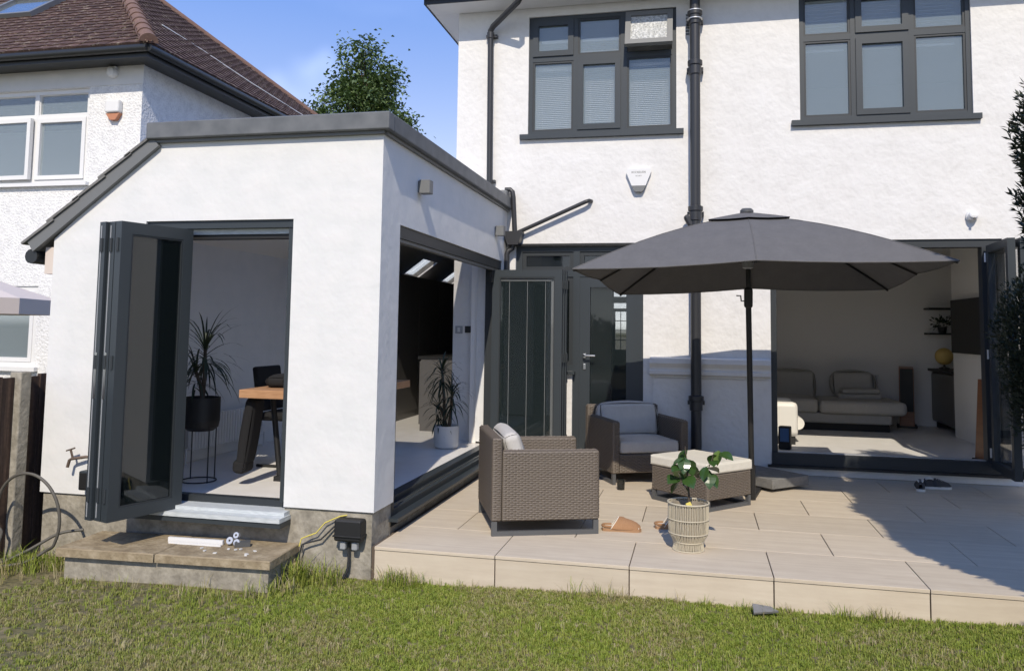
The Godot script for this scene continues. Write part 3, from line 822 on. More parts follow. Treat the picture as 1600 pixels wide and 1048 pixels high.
func build_interiors():
	# extension room and the kitchen that runs on beside the house
	struct("extension_floor", MB.new().box(V(-4.85, -0.1, 0.001), V(-2.621, 0.19, 3.56)).box(V(-4.85, -0.1, -6.8), V(-3.04, 0.19, 0.0)), M.floor)
	struct("extension_wall_nib", MB.new().box(V(-2.79, 0.19, 0.002), V(-2.71, 2.68, 0.13)), M.plaster)
	struct("kitchen_wall", MB.new().box(V(-4.849, 0.19, -6.79), V(-3.045, 2.68, -6.72)), M.plaster)
	# living room
	struct("living_room_floor", MB.new().box(V(-0.1, -0.1, -4.15), V(3.5, 0.12, -0.141)), M.floor)
	var w = MB.new()
	w.box(V(-0.2, 0.12, -4.3), V(3.6, 2.6, -4.15))
	w.box(V(3.45, 0.12, -4.15), V(3.6, 2.6, -0.3))
	w.box(V(-0.2, 0.12, -4.15), V(-0.1, 2.6, -0.3))
	struct("living_room_wall", w, M.plaster)
	struct("chimney_breast", MB.new().box(V(2.95, 0.12, -2.95), V(3.45, 2.6, -1.25)), M.plaster)
	# hall behind the back door
	struct("hall_floor", MB.new().box(V(-2.8, -0.1, -6.8), V(-0.2, 0.05, -0.121)), M.floor)
	struct("hall_wall", MB.new().box(V(-2.8, 0.05, -4.2), V(-1.665, 2.6, -4.05)).box(V(-0.32, 0.05, -6.8), V(-0.2, 2.6, -0.3)), M.plaster)
	# rooms upstairs
	struct("bathroom_wall", MB.new().box(V(-2.8, 2.85, -2.6), V(-0.3, 5.09, -2.5)).box(V(-0.4, 2.85, -2.5), V(-0.3, 5.09, -0.3)), M.plaster)
	struct("bedroom_wall", MB.new().box(V(-0.29, 2.85, -3.6), V(4.15, 5.09, -3.5)), M.plaster)
	struct("upper_ceiling", MB.new().box(V(-2.8, 5.0, -6.8), V(4.15, 5.085, -0.3)), M.ceiling)
	var fd = thing("front_door", "dark hall door with a column of small lit panes, seen through the back door", "door", V(-1.72, 0.05, -6.62))
	obj("leaf", MB.new().wall(-0.75, 0.0, 0.75, 2.3, 0.0, 0.05, [[-0.13, 1.03, 0.13, 1.74], [-0.16, 1.80, 0.16, 1.90], [-0.16, 2.02, 0.16, 2.14]]), M.dark_cab, fd)
	for k in 3: obj("glazing_bar", MB.new().box(V(-0.129, 1.20 + 0.18 * k, 0.012), V(0.129, 1.215 + 0.18 * k, 0.038)), M.dark_cab, fd)
	obj("glazing_bar", MB.new().box(V(-0.035, 1.031, 0.01), V(-0.022, 1.739, 0.04)), M.dark_cab, fd)
	obj("pane", MB.new().box(V(-0.17, 1.02, 0.022), V(0.17, 2.15, 0.026)), M.glass, fd)

	# --- living room things
	var so = thing("sofa", "long pale grey sofa against the living room wall", "sofa", V(1.28, 0.12, -3.45))
	obj("base", MB.new().rbox(T(V(0, 0.17, 0.0)), V(1.85, 0.14, 0.85), 0.03), M.sofa, so)
	obj("plinth", MB.new().box(V(-0.9, 0.0, -0.38), V(0.9, 0.10, 0.36)), M.black, so)
	obj("seat_cushion", MB.new().rbox(T(V(-0.48, 0.33, 0.03)), V(0.93, 0.19, 0.88), 0.05, 2, 0.02), M.sofa, so)
	obj("seat_cushion", MB.new().rbox(T(V(0.55, 0.32, 0.05)), V(1.10, 0.18, 0.90), 0.06, 2, 0.02), M.sofa, so)
	obj("back_cushion", MB.new().rbox(T(V(-0.30, 0.56, -0.30), 0, -0.2), V(0.66, 0.42, 0.20), 0.06, 2, 0.03), M.sofa, so)
	obj("back_cushion", MB.new().rbox(T(V(-0.85, 0.56, -0.30), 0, -0.2), V(0.42, 0.42, 0.20), 0.06, 2, 0.03), M.sofa, so)
	var th = thing("folded_throw", "folded pale throw and cushion lying on the sofa", "throw", V(1.83, 0.53, -3.55))
	obj("cushion", MB.new().rbox(T(V(0.0, 0.19, -0.16), 0, -0.35), V(0.55, 0.34, 0.14), 0.06, 2, 0.04), M.sofa, th)
	obj("fold", MB.new().rbox(T(V(0.02, 0.04, 0.12)), V(0.56, 0.075, 0.36), 0.03, 2), M.sofa, th)
	obj("fold", MB.new().rbox(T(V(0.04, 0.11, 0.10), 0.05), V(0.50, 0.065, 0.30), 0.03, 2), M.sofa, th)
	radiator("white column radiator behind the living room sofa", V(1.95, 0.20, -4.10), 0.0, 0.62, 0.66)
	for a in [[2.58, -3.88, -0.2, "tall cherry-sided floor speaker standing by the sofa end"], [2.66, -0.62, 0.25, "tall cherry-sided floor speaker just inside the bifold doorway"]]:
		var sp = thing("floor_speaker", a[3], "speaker", V(a[0], 0.12, a[1]), a[2], "floor speakers in the living room")
		obj("plinth", MB.new().box(V(-0.13, 0.0, -0.17), V(0.13, 0.03, 0.17)), M.black, sp)
		obj("cabinet", MB.new().prism([Vector2(-0.17, 0.03), Vector2(0.15, 0.03), Vector2(0.13, 0.84), Vector2(-0.08, 0.86)], -0.095, 0.095, Transform3D(Basis(Vector3.UP, -PI * 0.5), V(0, 0, 0))), M.cherry, sp)
		obj("grille", MB.new().obox(T(V(0, 0.53, 0.155), 0, -0.024), V(0.17, 0.60, 0.02)), M.black, sp)
	var sb = thing("sideboard", "dark curved sideboard in the living room alcove", "sideboard", V(3.19, 0.12, -3.56))
	obj("carcass", MB.new().rbox(T(V(0, 0.44, 0)), V(0.46, 0.72, 1.1), 0.05), M.dark_cab, sb)
	obj("top", MB.new().box(V(-0.26, 0.80, -0.57), V(0.25, 0.835, 0.57)), M.black, sb)
	for z in [-0.45, 0.45]: obj("leg", MB.new().box(V(-0.18, 0.0, z - 0.03), V(0.18, 0.08, z + 0.03)), M.black, sb)
	var gb = thing("brass_globe", "yellowish round globe on a small stand on the sideboard", "globe", V(3.08, 0.955, -3.85))
	var pr = []
	for k in 13: pr.append(Vector2(0.12 * sin(PI * k / 12.0), 0.18 - 0.12 * cos(PI * k / 12.0)))
	obj("ball", MB.new().lathe(T(V(0, 0, 0)), pr, 20), M.brass, gb)
	obj("stand", MB.new().lathe(T(V(0, 0, 0)), [Vector2(0.0, 0.0), Vector2(0.08, 0.0), Vector2(0.07, 0.02), Vector2(0.015, 0.035), Vector2(0.015, 0.075), Vector2(0.0, 0.08)], 16), M.black, gb)
	var tv = thing("wall_screen", "large black television hung on the chimney breast", "television", V(2.95, 1.55, -2.05), -PI * 0.5)
	obj("screen", MB.new().rbox(T(V(0, 0, 0.03)), V(1.55, 0.68, 0.05), 0.008, 1), M.black, tv)
	obj("bracket", MB.new().box(V(-0.2, -0.15, 0.0), V(0.2, 0.15, 0.006)), M.black, tv)
	for y in [1.44, 1.80]:
		var sf = thing("wall_shelf", "thin dark floating shelf %s in the alcove" % ("below the trailing plant" if y < 1.6 else "above the trailing plant"), "shelf", V(3.18, y, -3.99))
		obj("board", MB.new().box(V(-0.28, 0.0, -0.16), V(0.265, 0.025, 0.13)), M.black, sf)
	var pl = thing("shelf_plant", "small dark leafy plant between the alcove shelves", "plant", V(3.1, 1.466, -3.98))
	obj("pot", MB.new().lathe(T(V(0, 0, 0)), [Vector2(0.0, 0.0), Vector2(0.05, 0.0), Vector2(0.065, 0.09), Vector2(0.055, 0.085), Vector2(0.0, 0.08)], 14), M.black, pl)
	var lf = MB.new()
	for k in 90:
		var dd = V(rng.randf_range(-1, 1), rng.randf_range(-0.4, 1), rng.randf_range(-0.7, 1)).normalized()
		leaf(lf, V(0, 0.12, 0) + dd * rng.randf_range(0.03, 0.15) * V(1.0, 0.75, 0.8), dd, 0.06, 0.035)
	stuff(obj("foliage", lf, M.leaf_dark, pl))
	var ac = thing("white_armchair", "white leather armchair just inside the living room beside the window frame", "armchair", V(0.42, 0.12, -1.75))
	obj("seat", MB.new().rbox(T(V(0, 0.22, 0)), V(0.80, 0.26, 0.75), 0.05), M.white_leather, ac)
	obj("backrest", MB.new().rbox(T(V(-0.33, 0.38, 0)), V(0.16, 0.42, 0.75), 0.06), M.white_leather, ac)
	obj("armrest", MB.new().rbox(T(V(0.0, 0.30, 0.33)), V(0.80, 0.40, 0.13), 0.06), M.white_leather, ac)
	obj("armrest", MB.new().rbox(T(V(0.0, 0.30, -0.33)), V(0.80, 0.40, 0.13), 0.06), M.white_leather, ac)
	obj("front_roll", MB.new().tube([V(0.41, 0.24, -0.25), V(0.41, 0.24, 0.25)], 0.075, 14), M.white_leather, ac)
	obj("base", MB.new().box(V(-0.37, 0.0, -0.34), V(0.37, 0.095, 0.34)), M.black, ac)
	var ph = thing("screen_stand", "small black device with a blue screen standing on the living room floor", "device", V(0.63, 0.12, -0.98), -0.25)
	obj("body", MB.new().rbox(T(V(0, 0.13, 0)), V(0.13, 0.26, 0.11), 0.012, 1), M.black, ph)
	obj("screen", MB.new().box(V(-0.045, 0.09, 0.0555), V(0.05, 0.24, 0.058)), M.blue_screen, ph)

	# --- extension room things
	var dk = thing("wooden_table", "thick oak dining table on black trapezoid legs inside the extension", "table", V(-3.30, 0.19, 2.38), 0.0)
	obj("tabletop", MB.new().rbox(T(V(-0.09, 0.72, -0.05), 0.0), V(0.80, 0.065, 1.65), 0.006, 1), M.oak, dk)
	for z in [0.38, -0.62]:
		var lg = MB.new()
		for q in [[V(-0.42, 0.687, z), V(-0.33, 0.03, z)], [V(0.24, 0.687, z), V(0.15, 0.03, z)]]: lg.tube([q[0], q[1]], 0.026, 4)
		lg.box(V(-0.37, 0.0, z - 0.03), V(0.19, 0.04, z + 0.03))
		obj("leg", lg, M.black, dk)
	var ch = thing("desk_chair", "black cantilever chair drawn up to the oak table with a coat over it", "chair", V(-3.95, 0.19, 2.02), PI * 0.5)
	obj("seat", MB.new().rbox(T(V(0, 0.44, 0)), V(0.44, 0.07, 0.44), 0.03), M.coat, ch)
	obj("backrest", MB.new().rbox(T(V(0, 0.68, -0.22), 0, -0.15), V(0.44, 0.40, 0.05), 0.02), M.coat, ch)
	for s in [-0.2, 0.2]: obj("leg", MB.new().tube([V(s, 0.42, -0.18), V(s, 0.42, 0.2), V(s, 0.38, 0.23), V(s, 0.06, 0.2), V(s, 0.014, 0.16), V(s, 0.014, -0.2)], 0.0125, 8), M.black, ch)
	var ct = thing("hanging_coat", "black coat hanging down from the end of the oak table", "coat", V(-3.80, 0.19, 2.98))
	obj("cloth", MB.new().rbox(T(V(0.02, 0.42, 0.0), 0.1, 0.0, -0.13), V(0.085, 0.52, 0.20), 0.035, 2, 0.02), M.coat, ct)
	obj("hem", MB.new().rbox(T(V(-0.025, 0.15, 0.01), 0.1, 0.0, -0.10), V(0.10, 0.10, 0.19), 0.03, 2, 0.01), M.coat, ct)
	var bg = thing("black_bag", "small black bag lying on the oak table", "bag", V(-3.60, 0.945, 2.80))
	obj("body", MB.new().rbox(T(V(0, 0.045, 0), 0.2), V(0.24, 0.085, 0.22), 0.04, 2, 0.02), M.coat, bg)
	obj("flap", MB.new().rbox(T(V(0.10, 0.07, 0.03), 0.4, 0, 0.25), V(0.16, 0.05, 0.16), 0.02, 2, 0.02), M.coat, bg)
	var bk = thing("paper_stack", "white papers stacked on the oak table", "papers", V(-3.27, 0.945, 2.75))
	for k in 3: obj("sheet", MB.new().box(V(-0.13, 0.006 * k, -0.1), V(0.13, 0.006 * k + 0.005, 0.1)), M.white, bk).rotation.y = 0.08 * k
	radiator("white column radiator on the extension's left wall", V(-4.76, 0.30, 1.70), PI * 0.5, 1.25, 0.33)
	var pp = thing("planter_stand", "black round planter on a tall wire stand behind the open doors", "planter", V(-4.24, 0.19, 2.95))
	obj("bowl", MB.new().lathe(T(V(0, 0, 0)), [Vector2(0.0, 0.40), Vector2(0.10, 0.40), Vector2(0.135, 0.43), Vector2(0.145, 0.48), Vector2(0.145, 0.665), Vector2(0.135, 0.665), Vector2(0.13, 0.63), Vector2(0.0, 0.63)], 28), M.black, pp)
	for k in 4: obj("stand_leg", MB.new().tube([V(0.135 * cos(k * PI * 0.5 + 0.5), 0.0, 0.135 * sin(k * PI * 0.5 + 0.5)), V(0.135 * cos(k * PI * 0.5 + 0.5), 0.44, 0.135 * sin(k * PI * 0.5 + 0.5))], 0.005, 6), M.black, pp)
	var rg = []
	for k in 25: rg.append(V(0.135 * cos(TAU * k / 24.0), 0.006, 0.135 * sin(TAU * k / 24.0)))
	obj("stand_ring", MB.new().tube(rg, 0.005, 6, false), M.black, pp)
	dragon("dragon_tree", "dragon tree with drooping strap leaves in the black planter", V(-4.24, 0.82, 2.95), [[V(0, 0, 0), V(0.01, 0.42, 0.0), 70, 0.44], [V(0.03, 0, 0.02), V(-0.05, 0.25, 0.03), 30, 0.32]])
	var wp = thing("white_planter", "round white planter on the floor beside the side doorway", "planter", V(-2.90, 0.19, 0.62))
	obj("bowl", MB.new().lathe(T(V(0, 0, 0)), [Vector2(0.0, 0.0), Vector2(0.10, 0.0), Vector2(0.125, 0.02), Vector2(0.13, 0.06), Vector2(0.13, 0.235), Vector2(0.12, 0.235), Vector2(0.115, 0.20), Vector2(0.0, 0.20)], 28), M.white_dull, wp)
	dragon("dragon_tree", "bushy dragon tree with two stems in the white planter", V(-2.90, 0.39, 0.62), [[V(-0.02, 0, 0), V(-0.06, 0.62, 0.0), 60, 0.30], [V(0.03, 0, 0.02), V(0.06, 0.38, 0.02), 55, 0.28], [V(0.0, 0, -0.03), V(-0.08, 0.25, 0.02), 40, 0.25]])
	var swp = thing("light_switch", "pale light switch plate on the white wall behind the side doorway", "switch", V(-2.965, 1.42, 0.0))
	obj("plate", MB.new().rbox(T(V(0, 0, 0.006)), V(0.085, 0.085, 0.01), 0.002, 1), M.grey_ui, swp)
	obj("rocker", MB.new().box(V(-0.015, -0.025, 0.011), V(0.015, 0.025, 0.014)), M.white_dull, swp)
	var tp = thing("control_panel", "small black control panel beside the light switch", "panel", V(-2.84, 1.425, 0.0))
	obj("screen", MB.new().rbox(T(V(0, 0, 0.010)), V(0.105, 0.075, 0.018), 0.003, 1), M.black, tp)
	# dark fitted kitchen at the far end
	var tall = ["tall dark kitchen unit nearest the dining space", "tall dark kitchen unit second from the dining space", "tall dark kitchen unit in the middle of its row", "tall dark kitchen unit below the rooflight", "tall dark kitchen unit past the rooflight", "tall dark kitchen unit at the end of the row"]
	for k in 6:
		var tu = thing("tall_kitchen_unit", tall[k], "cupboard", V(-4.54, 0.19, -0.9 - 0.92 * k), PI * 0.5, "tall kitchen units")
		obj("carcass", MB.new().box(V(-0.455, 0.0, -0.30), V(0.455, 1.97, 0.28)), M.dark_cab, tu)
		obj("door", MB.new().box(V(-0.45, 0.1, 0.281), V(0.45, 1.96, 0.30)), M.dark_cab, tu)
	var end = thing("kitchen_end_panel", "dark panelled end wall of the kitchen", "panel", V(-3.65, 0.19, -6.70))
	obj("board", MB.new().box(V(-0.55, 0.0, -0.015), V(0.60, 2.47, 0.03)), M.dark_cab, end)
	for k in 6:
		var bu = thing("kitchen_base_unit", ["low dark base unit nearest the white planter", "low dark base unit second along from the white planter", "low dark base unit third along from the white planter", "low dark base unit fourth along from the white planter", "low dark base unit next to last before the kitchen end wall", "low dark base unit against the kitchen end wall"][k], "cupboard", V(-3.36, 0.19, -0.95 - 0.63 * k), -PI * 0.5, "kitchen base units")
		obj("carcass", MB.new().box(V(-0.31, 0.0, -0.29), V(0.31, 0.86, 0.27)), M.dark_cab, bu)
		obj("door", MB.new().box(V(-0.30, 0.08, 0.271), V(0.30, 0.84, 0.29)), M.dark_cab, bu)
		obj("worktop", MB.new().box(V(-0.314, 0.862, -0.30), V(0.314, 0.90, 0.31)), M.black, bu)
	var wu = thing("kitchen_splashback", "dark wall panel above the kitchen base units", "panel", V(-3.04, 1.09, -2.5))
	obj("board", MB.new().box(V(-0.06, 0.004, -2.0), V(-0.002, 1.55, 1.85)), M.dark_cab, wu)

func radiator(label, at, ry, length, height):
	var r = thing("column_radiator", label, "radiator", at, ry)
	var n = int(length / 0.046)
	var m = MB.new().rbox(T(V(0, height * 0.5, 0)), V(0.026, height - 0.02, 0.06), 0.011, 1).mesh()
	for k in n:
		var c = mesh_node("column", m, M.white, r)
		c.position = V((k - (n - 1) * 0.5) * 0.046, 0, 0)
	var rail = MB.new()
	for y in [0.03, height - 0.03]: rail.tube([V(-length * 0.5, y, 0), V(length * 0.5, y, 0)], 0.014, 8)
	obj("rail", rail, M.white, r)
	var pipe = MB.new()
	for s in [-1, 1]: pipe.tube([V(s * length * 0.5, 0.03, 0.0), V(s * (length * 0.5 + 0.04), 0.03, 0.0), V(s * (length * 0.5 + 0.04), -at.y + 0.12 if at.x > 0 else -at.y + 0.19, 0.0)], 0.009, 6)
	obj("supply_pipe", pipe, M.alu, r)
	obj("bracket", MB.new().box(V(-length * 0.3, height * 0.5, -0.085 if at.x < 0 else -0.049), V(-length * 0.3 + 0.03, height * 0.5 + 0.03, -0.02)).box(V(length * 0.3, height * 0.5, -0.085 if at.x < 0 else -0.049), V(length * 0.3 + 0.03, height * 0.5 + 0.03, -0.02)), M.white, r)

# one pointed leaf from p along d
func leaf(mb, p, d, l, w, droop = 0.0):
	var s = d.cross(Vector3.UP)
	if s.length() < 0.05: s = Vector3.RIGHT
	s = s.normalized().rotated(d.normalized(), rng.randf_range(-1.0, 1.0))
	var n = s.cross(d).normalized()
	var m = p + d * l * 0.5 + n * l * 0.06
	var e = p + d * l - Vector3.UP * droop
	mb.tri(p, m + s * w * 0.5, e, n, n, n)
	mb.tri(p, e, m - s * w * 0.5, n, n, n)

func strap(mb, p, dir, l, w, droop):
	var side = dir.cross(Vector3.UP)
	if side.length() < 0.05: side = Vector3.RIGHT
	side = side.normalized()
	var q = p
	var d = dir
	var ns = 6
	var prev = []
	for k in ns + 1:
		var f = float(k) / ns
		var ww = w * (0.7 + 0.6 * f) * (1.0 - pow(f, 3.0)) * 0.5 + 0.0004
		var cur = [q - side * ww, q + side * ww]
		if k > 0:
			var n = side.cross(d).normalized()
			mb.squad(prev[0], prev[1], cur[1], cur[0], n, n, n, n)
		prev = cur
		d = (d + Vector3.DOWN * droop * (0.35 + f)).normalized()
		q += d * l / ns

func dragon(called, label, at, stems):
	var t = thing(called, label, "plant", at)
	var tr = MB.new()
	var lf = MB.new()
	for s in stems:
		tr.tube([s[0] + V(0, -0.02, 0), s[0].lerp(s[1], 0.5) + V(0.01, 0, 0), s[1]], [0.02, 0.016, 0.013], 8)
		for k in s[2]:
			var f = rng.randf()
			var a = k * 2.4
			var el = lerpf(-0.5, 1.35, f)
			var d = V(cos(a) * cos(el), sin(el), sin(a) * cos(el)).normalized()
			strap(lf, s[1] + V(0, -0.16 + 0.17 * f, 0), d, s[3] * rng.randf_range(0.7, 1.05), 0.017, rng.randf_range(0.18, 0.5))
	obj("stem", tr, M.bark, t)
	stuff(obj("leaves", lf, M.leaf_dark, t))

func build_neighbour():
	var zn = -1.0
	var h = thing("neighbour_house", "white pebbledashed neighbouring house with brown tiled hipped roof and white windows", "house", V(0, 0, 0))
	obj("wall", MB.new().wall(-16.0, -0.4, -8.0, 5.1, zn - 0.3, zn, [[-11.2, 3.44, -8.87, 4.82], [-11.4, 0.80, -9.55, 1.95]]).box(V(-8.3, -0.4, -9.2), V(-8.0, 5.1, zn - 0.3)), M.dash, h)
	obj("smooth_band", MB.new().box(V(-8.87, 4.83, zn + 0.001), V(-7.985, 5.1, zn + 0.012)).box(V(-11.3, 4.83, zn + 0.001), V(-8.872, 5.1, zn + 0.012)), M.smooth, h)
	obj("inner_wall", MB.new().box(V(-15.9, -0.4, zn - 3.4), V(-8.3, 5.1, zn - 3.2)).box(V(-15.9, 2.5, zn - 3.2), V(-8.3, 2.7, zn - 0.3)), M.plaster, h)
	var wn = obj("window", MB.new().ring(-11.2, 3.44, -8.87, 4.82, 0.06, zn - 0.12, zn - 0.04), M.white, h)
	obj("sill", MB.new().box(V(-11.3, 3.39, zn - 0.12), V(-8.8, 3.44, zn + 0.07)), M.white, wn)
	obj("mullion", MB.new().box(V(-9.83, 3.50, zn - 0.119), V(-9.76, 4.76, zn - 0.041)), M.white, wn)
	obj("transom", MB.new().box(V(-11.14, 4.40, zn - 0.118), V(-9.83, 4.46, zn - 0.042)).box(V(-9.76, 4.40, zn - 0.118), V(-8.93, 4.46, zn - 0.042)), M.white, wn)
	glazed("sash", wn, -9.76, 3.50, -8.93, 4.40, 0.06, zn - 0.10, zn - 0.02, M.white, M.glass)
	glazed("sash", wn, -9.76, 4.46, -8.93, 4.76, 0.012, zn - 0.10, zn - 0.06, M.white, M.glass)
	glazed("sash", wn, -11.14, 4.46, -9.83, 4.76, 0.012, zn - 0.10, zn - 0.06, M.white, M.glass)
	var aj = Transform3D(Basis(Vector3.UP, -0.03), V(-11.14, 0, zn - 0.05))
	glazed("open_sash", wn, 0.0, 3.50, 1.335, 4.40, 0.06, 0.0, 0.06, M.white, M.glass, aj)
	var w2 = obj("window", MB.new().ring(-11.4, 0.80, -9.55, 1.95, 0.07, zn - 0.12, zn - 0.02), M.white, h)
	obj("sill", MB.new().box(V(-11.5, 0.74, zn - 0.12), V(-9.48, 0.80, zn + 0.07)), M.white, w2)
	glazed("sash", w2, -11.33, 0.87, -9.62, 1.88, 0.06, zn - 0.10, zn - 0.01, M.white, M.glass)
	# eaves
	obj("soffit", MB.new().box(V(-16, 5.1, zn + 0.002), V(-7.68, 5.125, zn + 0.36)).box(V(-7.998, 5.1, -9.2), V(-7.68, 5.125, zn + 0.001)), M.gutter, h)
	obj("fascia", MB.new().box(V(-16, 5.08, zn + 0.361), V(-7.66, 5.2, zn + 0.38)).box(V(-7.679, 5.08, -9.2), V(-7.66, 5.2, zn + 0.36)), M.gutter, h)
	obj("gutter", MB.new().tube([V(-16, 5.185, zn + 0.43), V(-7.62, 5.185, zn + 0.43)], 0.055, 12).tube([V(-7.61, 5.185, zn + 0.43), V(-7.61, 5.185, -9.2)], 0.055, 12), M.gutter, h)
	# roof: slopes of 0.8, plain tiles laid in courses
	var E = V(-7.62, 5.22, -0.58)
	var depth = 8.2
	var half = depth * 0.5
	var p = [E, E + V(0, 0, -depth), E + V(-half, 0.8 * half, -half), E + V(-9, 0, 0), E + V(-9, 0.8 * half, -half), E + V(-9, 0, -depth)]
	var s = MB.new()
	s.tri(p[0], p[1], p[2]); s.quad(p[3], p[0], p[2], p[4]); s.quad(p[1], p[5], p[4], p[2]); s.quad(p[3], p[5], p[1], p[0])
	var rf = obj("roof", s, M.roof[1], h)
	var a = atan(0.8)
	var g = 0.15
	var tw = 0.24
	# slight camber across each tile
	var tm = MB.new()
	var th = 0.026
	var len = g * 1.5
	for k in 4:
		var x0 = lerpf(-tw * 0.5 + 0.003, tw * 0.5 - 0.003, k / 4.0)
		var x1 = lerpf(-tw * 0.5 + 0.003, tw * 0.5 - 0.003, (k + 1) / 4.0)
		var y0 = 0.010 * (1.0 - pow(x0 / (tw * 0.5), 2.0)); var y1 = 0.010 * (1.0 - pow(x1 / (tw * 0.5), 2.0))
		tm.quad(V(x0, y0 + th, 0), V(x1, y1 + th, 0), V(x1, y1 + 0.004, -len), V(x0, y0 + 0.004, -len))
		tm.quad(V(x0, 0, 0), V(x1, 0, 0), V(x1, y1 + th, 0), V(x0, y0 + th, 0))
	tm.quad(V(tw * 0.5 - 0.003, 0, 0), V(tw * 0.5 - 0.003, 0, -len), V(tw * 0.5 - 0.003, 0.004, -len), V(tw * 0.5 - 0.003, th, 0))
	tm.quad(V(-tw * 0.5 + 0.003, 0, -len), V(-tw * 0.5 + 0.003, 0, 0), V(-tw * 0.5 + 0.003, th, 0), V(-tw * 0.5 + 0.003, 0.004, -len))
	var tmesh = tm.mesh()
	var rest = MB.new()
	var made = 0
	for c in 34:
		var up = c * g
		var plan = up * cos(a)
		var i = 0
		while i < 48:
			var u = plan + tw * (i + 0.5 + (0.5 if c % 2 else 0.0)) - tw * 0.3
			if u > 8.6: break
			var t = Transform3D(Basis(Vector3.RIGHT, a), E + V(-u, up * sin(a) + 0.012, -plan + 0.03))
			t = t * Transform3D(Basis(Vector3.UP, rng.randf_range(-0.012, 0.012)), V(0, rng.randf_range(0.0, 0.004), 0))
			if c < 22 and u < 3.3 and made < 300:
				var o = mesh_node("roof_tile", tmesh, M.roof[[0, 0, 1, 2][rng.randi() % 4]], rf)
				o.transform = t
				made += 1
			else:
				copy_in(rest, tm, t)
			i += 1
	# right-hand slope
	for c in 34:
		var up = c * g
		var plan = up * cos(a)
		var i = 0
		while i < 44:
			var u = plan + tw * (i + 0.5 + (0.5 if c % 2 else 0.0)) - tw * 0.3
			if u > depth - plan: break
			copy_in(rest, tm, Transform3D(Basis(Vector3.UP, PI * 0.5) * Basis(Vector3.RIGHT, a), E + V(-plan + 0.03, up * sin(a) + 0.012 + rng.randf_range(0, 0.003), -u)))
			i += 1
	stuff(obj("roof_tiles", rest, M.roof[0], rf))
	# half-round hip tiles
	var hd = V(-1, 0.8, -1).normalized()
	var hx = hd.cross(Vector3.UP).normalized()
	var hy = hx.cross(hd).normalized()
	for k in 16:
		var m = MB.new()
		var o = E + V(0.02, 0.03, 0.02) + hd * 0.36 * k
		for q in 8:
			var n0 = hx * cos(PI * q / 8.0) + hy * sin(PI * q / 8.0); var n1 = hx * cos(PI * (q + 1) / 8.0) + hy * sin(PI * (q + 1) / 8.0)
			m.squad(o + n1 * 0.125, o + n0 * 0.125, o + hd * 0.37 + n0 * 0.108, o + hd * 0.37 + n1 * 0.108, n1, n0, n0, n1)
			m.tri(o, o + n0 * 0.125, o + n1 * 0.125)
		obj("hip_tile", m, M.hip, rf)
	# far hip
	var fh = MB.new()
	fh.tube([p[1] + V(0, 0.03, 0), p[2] + V(0, 0.03, 0)], 0.10, 8)
	obj("far_hip", fh, M.hip, rf)
	# rooflight
	var rl = Transform3D(Basis(Vector3.RIGHT, a), E + V(-3.6, 1.12, -1.4))
	obj("rooflight", MB.new().ring(-0.75, 0.0, 0.35, 1.0, 0.07, 0.04, 0.13, rl * Transform3D(Basis(Vector3.RIGHT, -PI * 0.5), V(0, 0, 0))), M.lamp_grey, rf)
	obj("rooflight_pane", MB.new().wall(-0.69, 0.06, 0.29, 0.94, 0.08, 0.09, [], rl * Transform3D(Basis(Vector3.RIGHT, -PI * 0.5), V(0, 0, 0))), M.glass, rf)
	obj("roof_cable", MB.new().tube([E + V(-1.3, 1.12, -2.0), E + V(-1.25, 1.06, -2.9), E + V(-0.75, 0.68, -3.8), E + V(-0.5, 0.47, -5.2), E + V(-0.3, 0.32, -6.6)], 0.012, 6), M.white_dull, rf)
	# fixed to the neighbour's wall
	var al = thing("neighbour_alarm", "white and terracotta alarm box on the neighbour's pebbledash", "alarm", V(-8.42, 4.45, zn))
	obj("cover", MB.new().rbox(T(V(0.0, 0.055, 0.05)), V(0.23, 0.19, 0.10), 0.03, 2), M.white, al)
	obj("side", MB.new().prism([Vector2(-0.11, -0.045), Vector2(-0.04, -0.14), Vector2(0.05, -0.14), Vector2(0.115, -0.045)], 0.0, 0.07), M.orange, al)
	var pd = thing("dome_sensor", "white dome sensor under the neighbour's eaves", "sensor", V(-8.47, 5.0, zn + 0.012))
	obj("dome", MB.new().lathe(Transform3D(Basis(Vector3.RIGHT, PI * 0.5), V(0, 0, 0)), [Vector2(0.075, 0.0), Vector2(0.08, 0.04), Vector2(0.06, 0.09), Vector2(0.0, 0.11)], 18), M.white, pd)
	obj("base", MB.new().rbox(T(V(0, 0.06, 0.03)), V(0.12, 0.06, 0.06), 0.01, 1), M.white, pd)
	# their garden parasol
	var np = thing("neighbour_parasol", "beige parasol edge showing beyond the fence", "parasol", V(-8.9, -0.24, 1.6))
	var cn = MB.new()
	var R = 1.55
	for k in 8:
		var a0 = TAU * k / 8.0 + 0.0; var a1 = TAU * (k + 1) / 8.0
		var p0 = V(cos(a0) * R, 1.93, sin(a0) * R); var p1 = V(cos(a1) * R, 1.93, sin(a1) * R)
		cn.tri(V(0, 2.45, 0), p1, p0)
		cn.quad(p1, p0, p0 - V(0, 0.17, 0), p1 - V(0, 0.17, 0))
	obj("canopy", cn, M.beige, np)
	obj("pole", MB.new().tube([V(0, 0, 0), V(0, 2.44, 0)], 0.025, 10), M.white_dull, np)
	obj("base", MB.new().lathe(T(V(0, 0, 0)), [Vector2(0.3, -0.02), Vector2(0.3, 0.05), Vector2(0.05, 0.09), Vector2(0.0, 0.09)], 20), M.concrete, np)
	# boundary fence with one concrete post
	var fp = thing("concrete_fence_post", "weathered concrete fence post by the extension's corner", "post", V(-5.12, -0.45, 3.86))
	obj("shaft", MB.new().rbox(T(V(0, 0.76, 0)), V(0.10, 1.54, 0.10), 0.012, 1), M.concrete, fp)
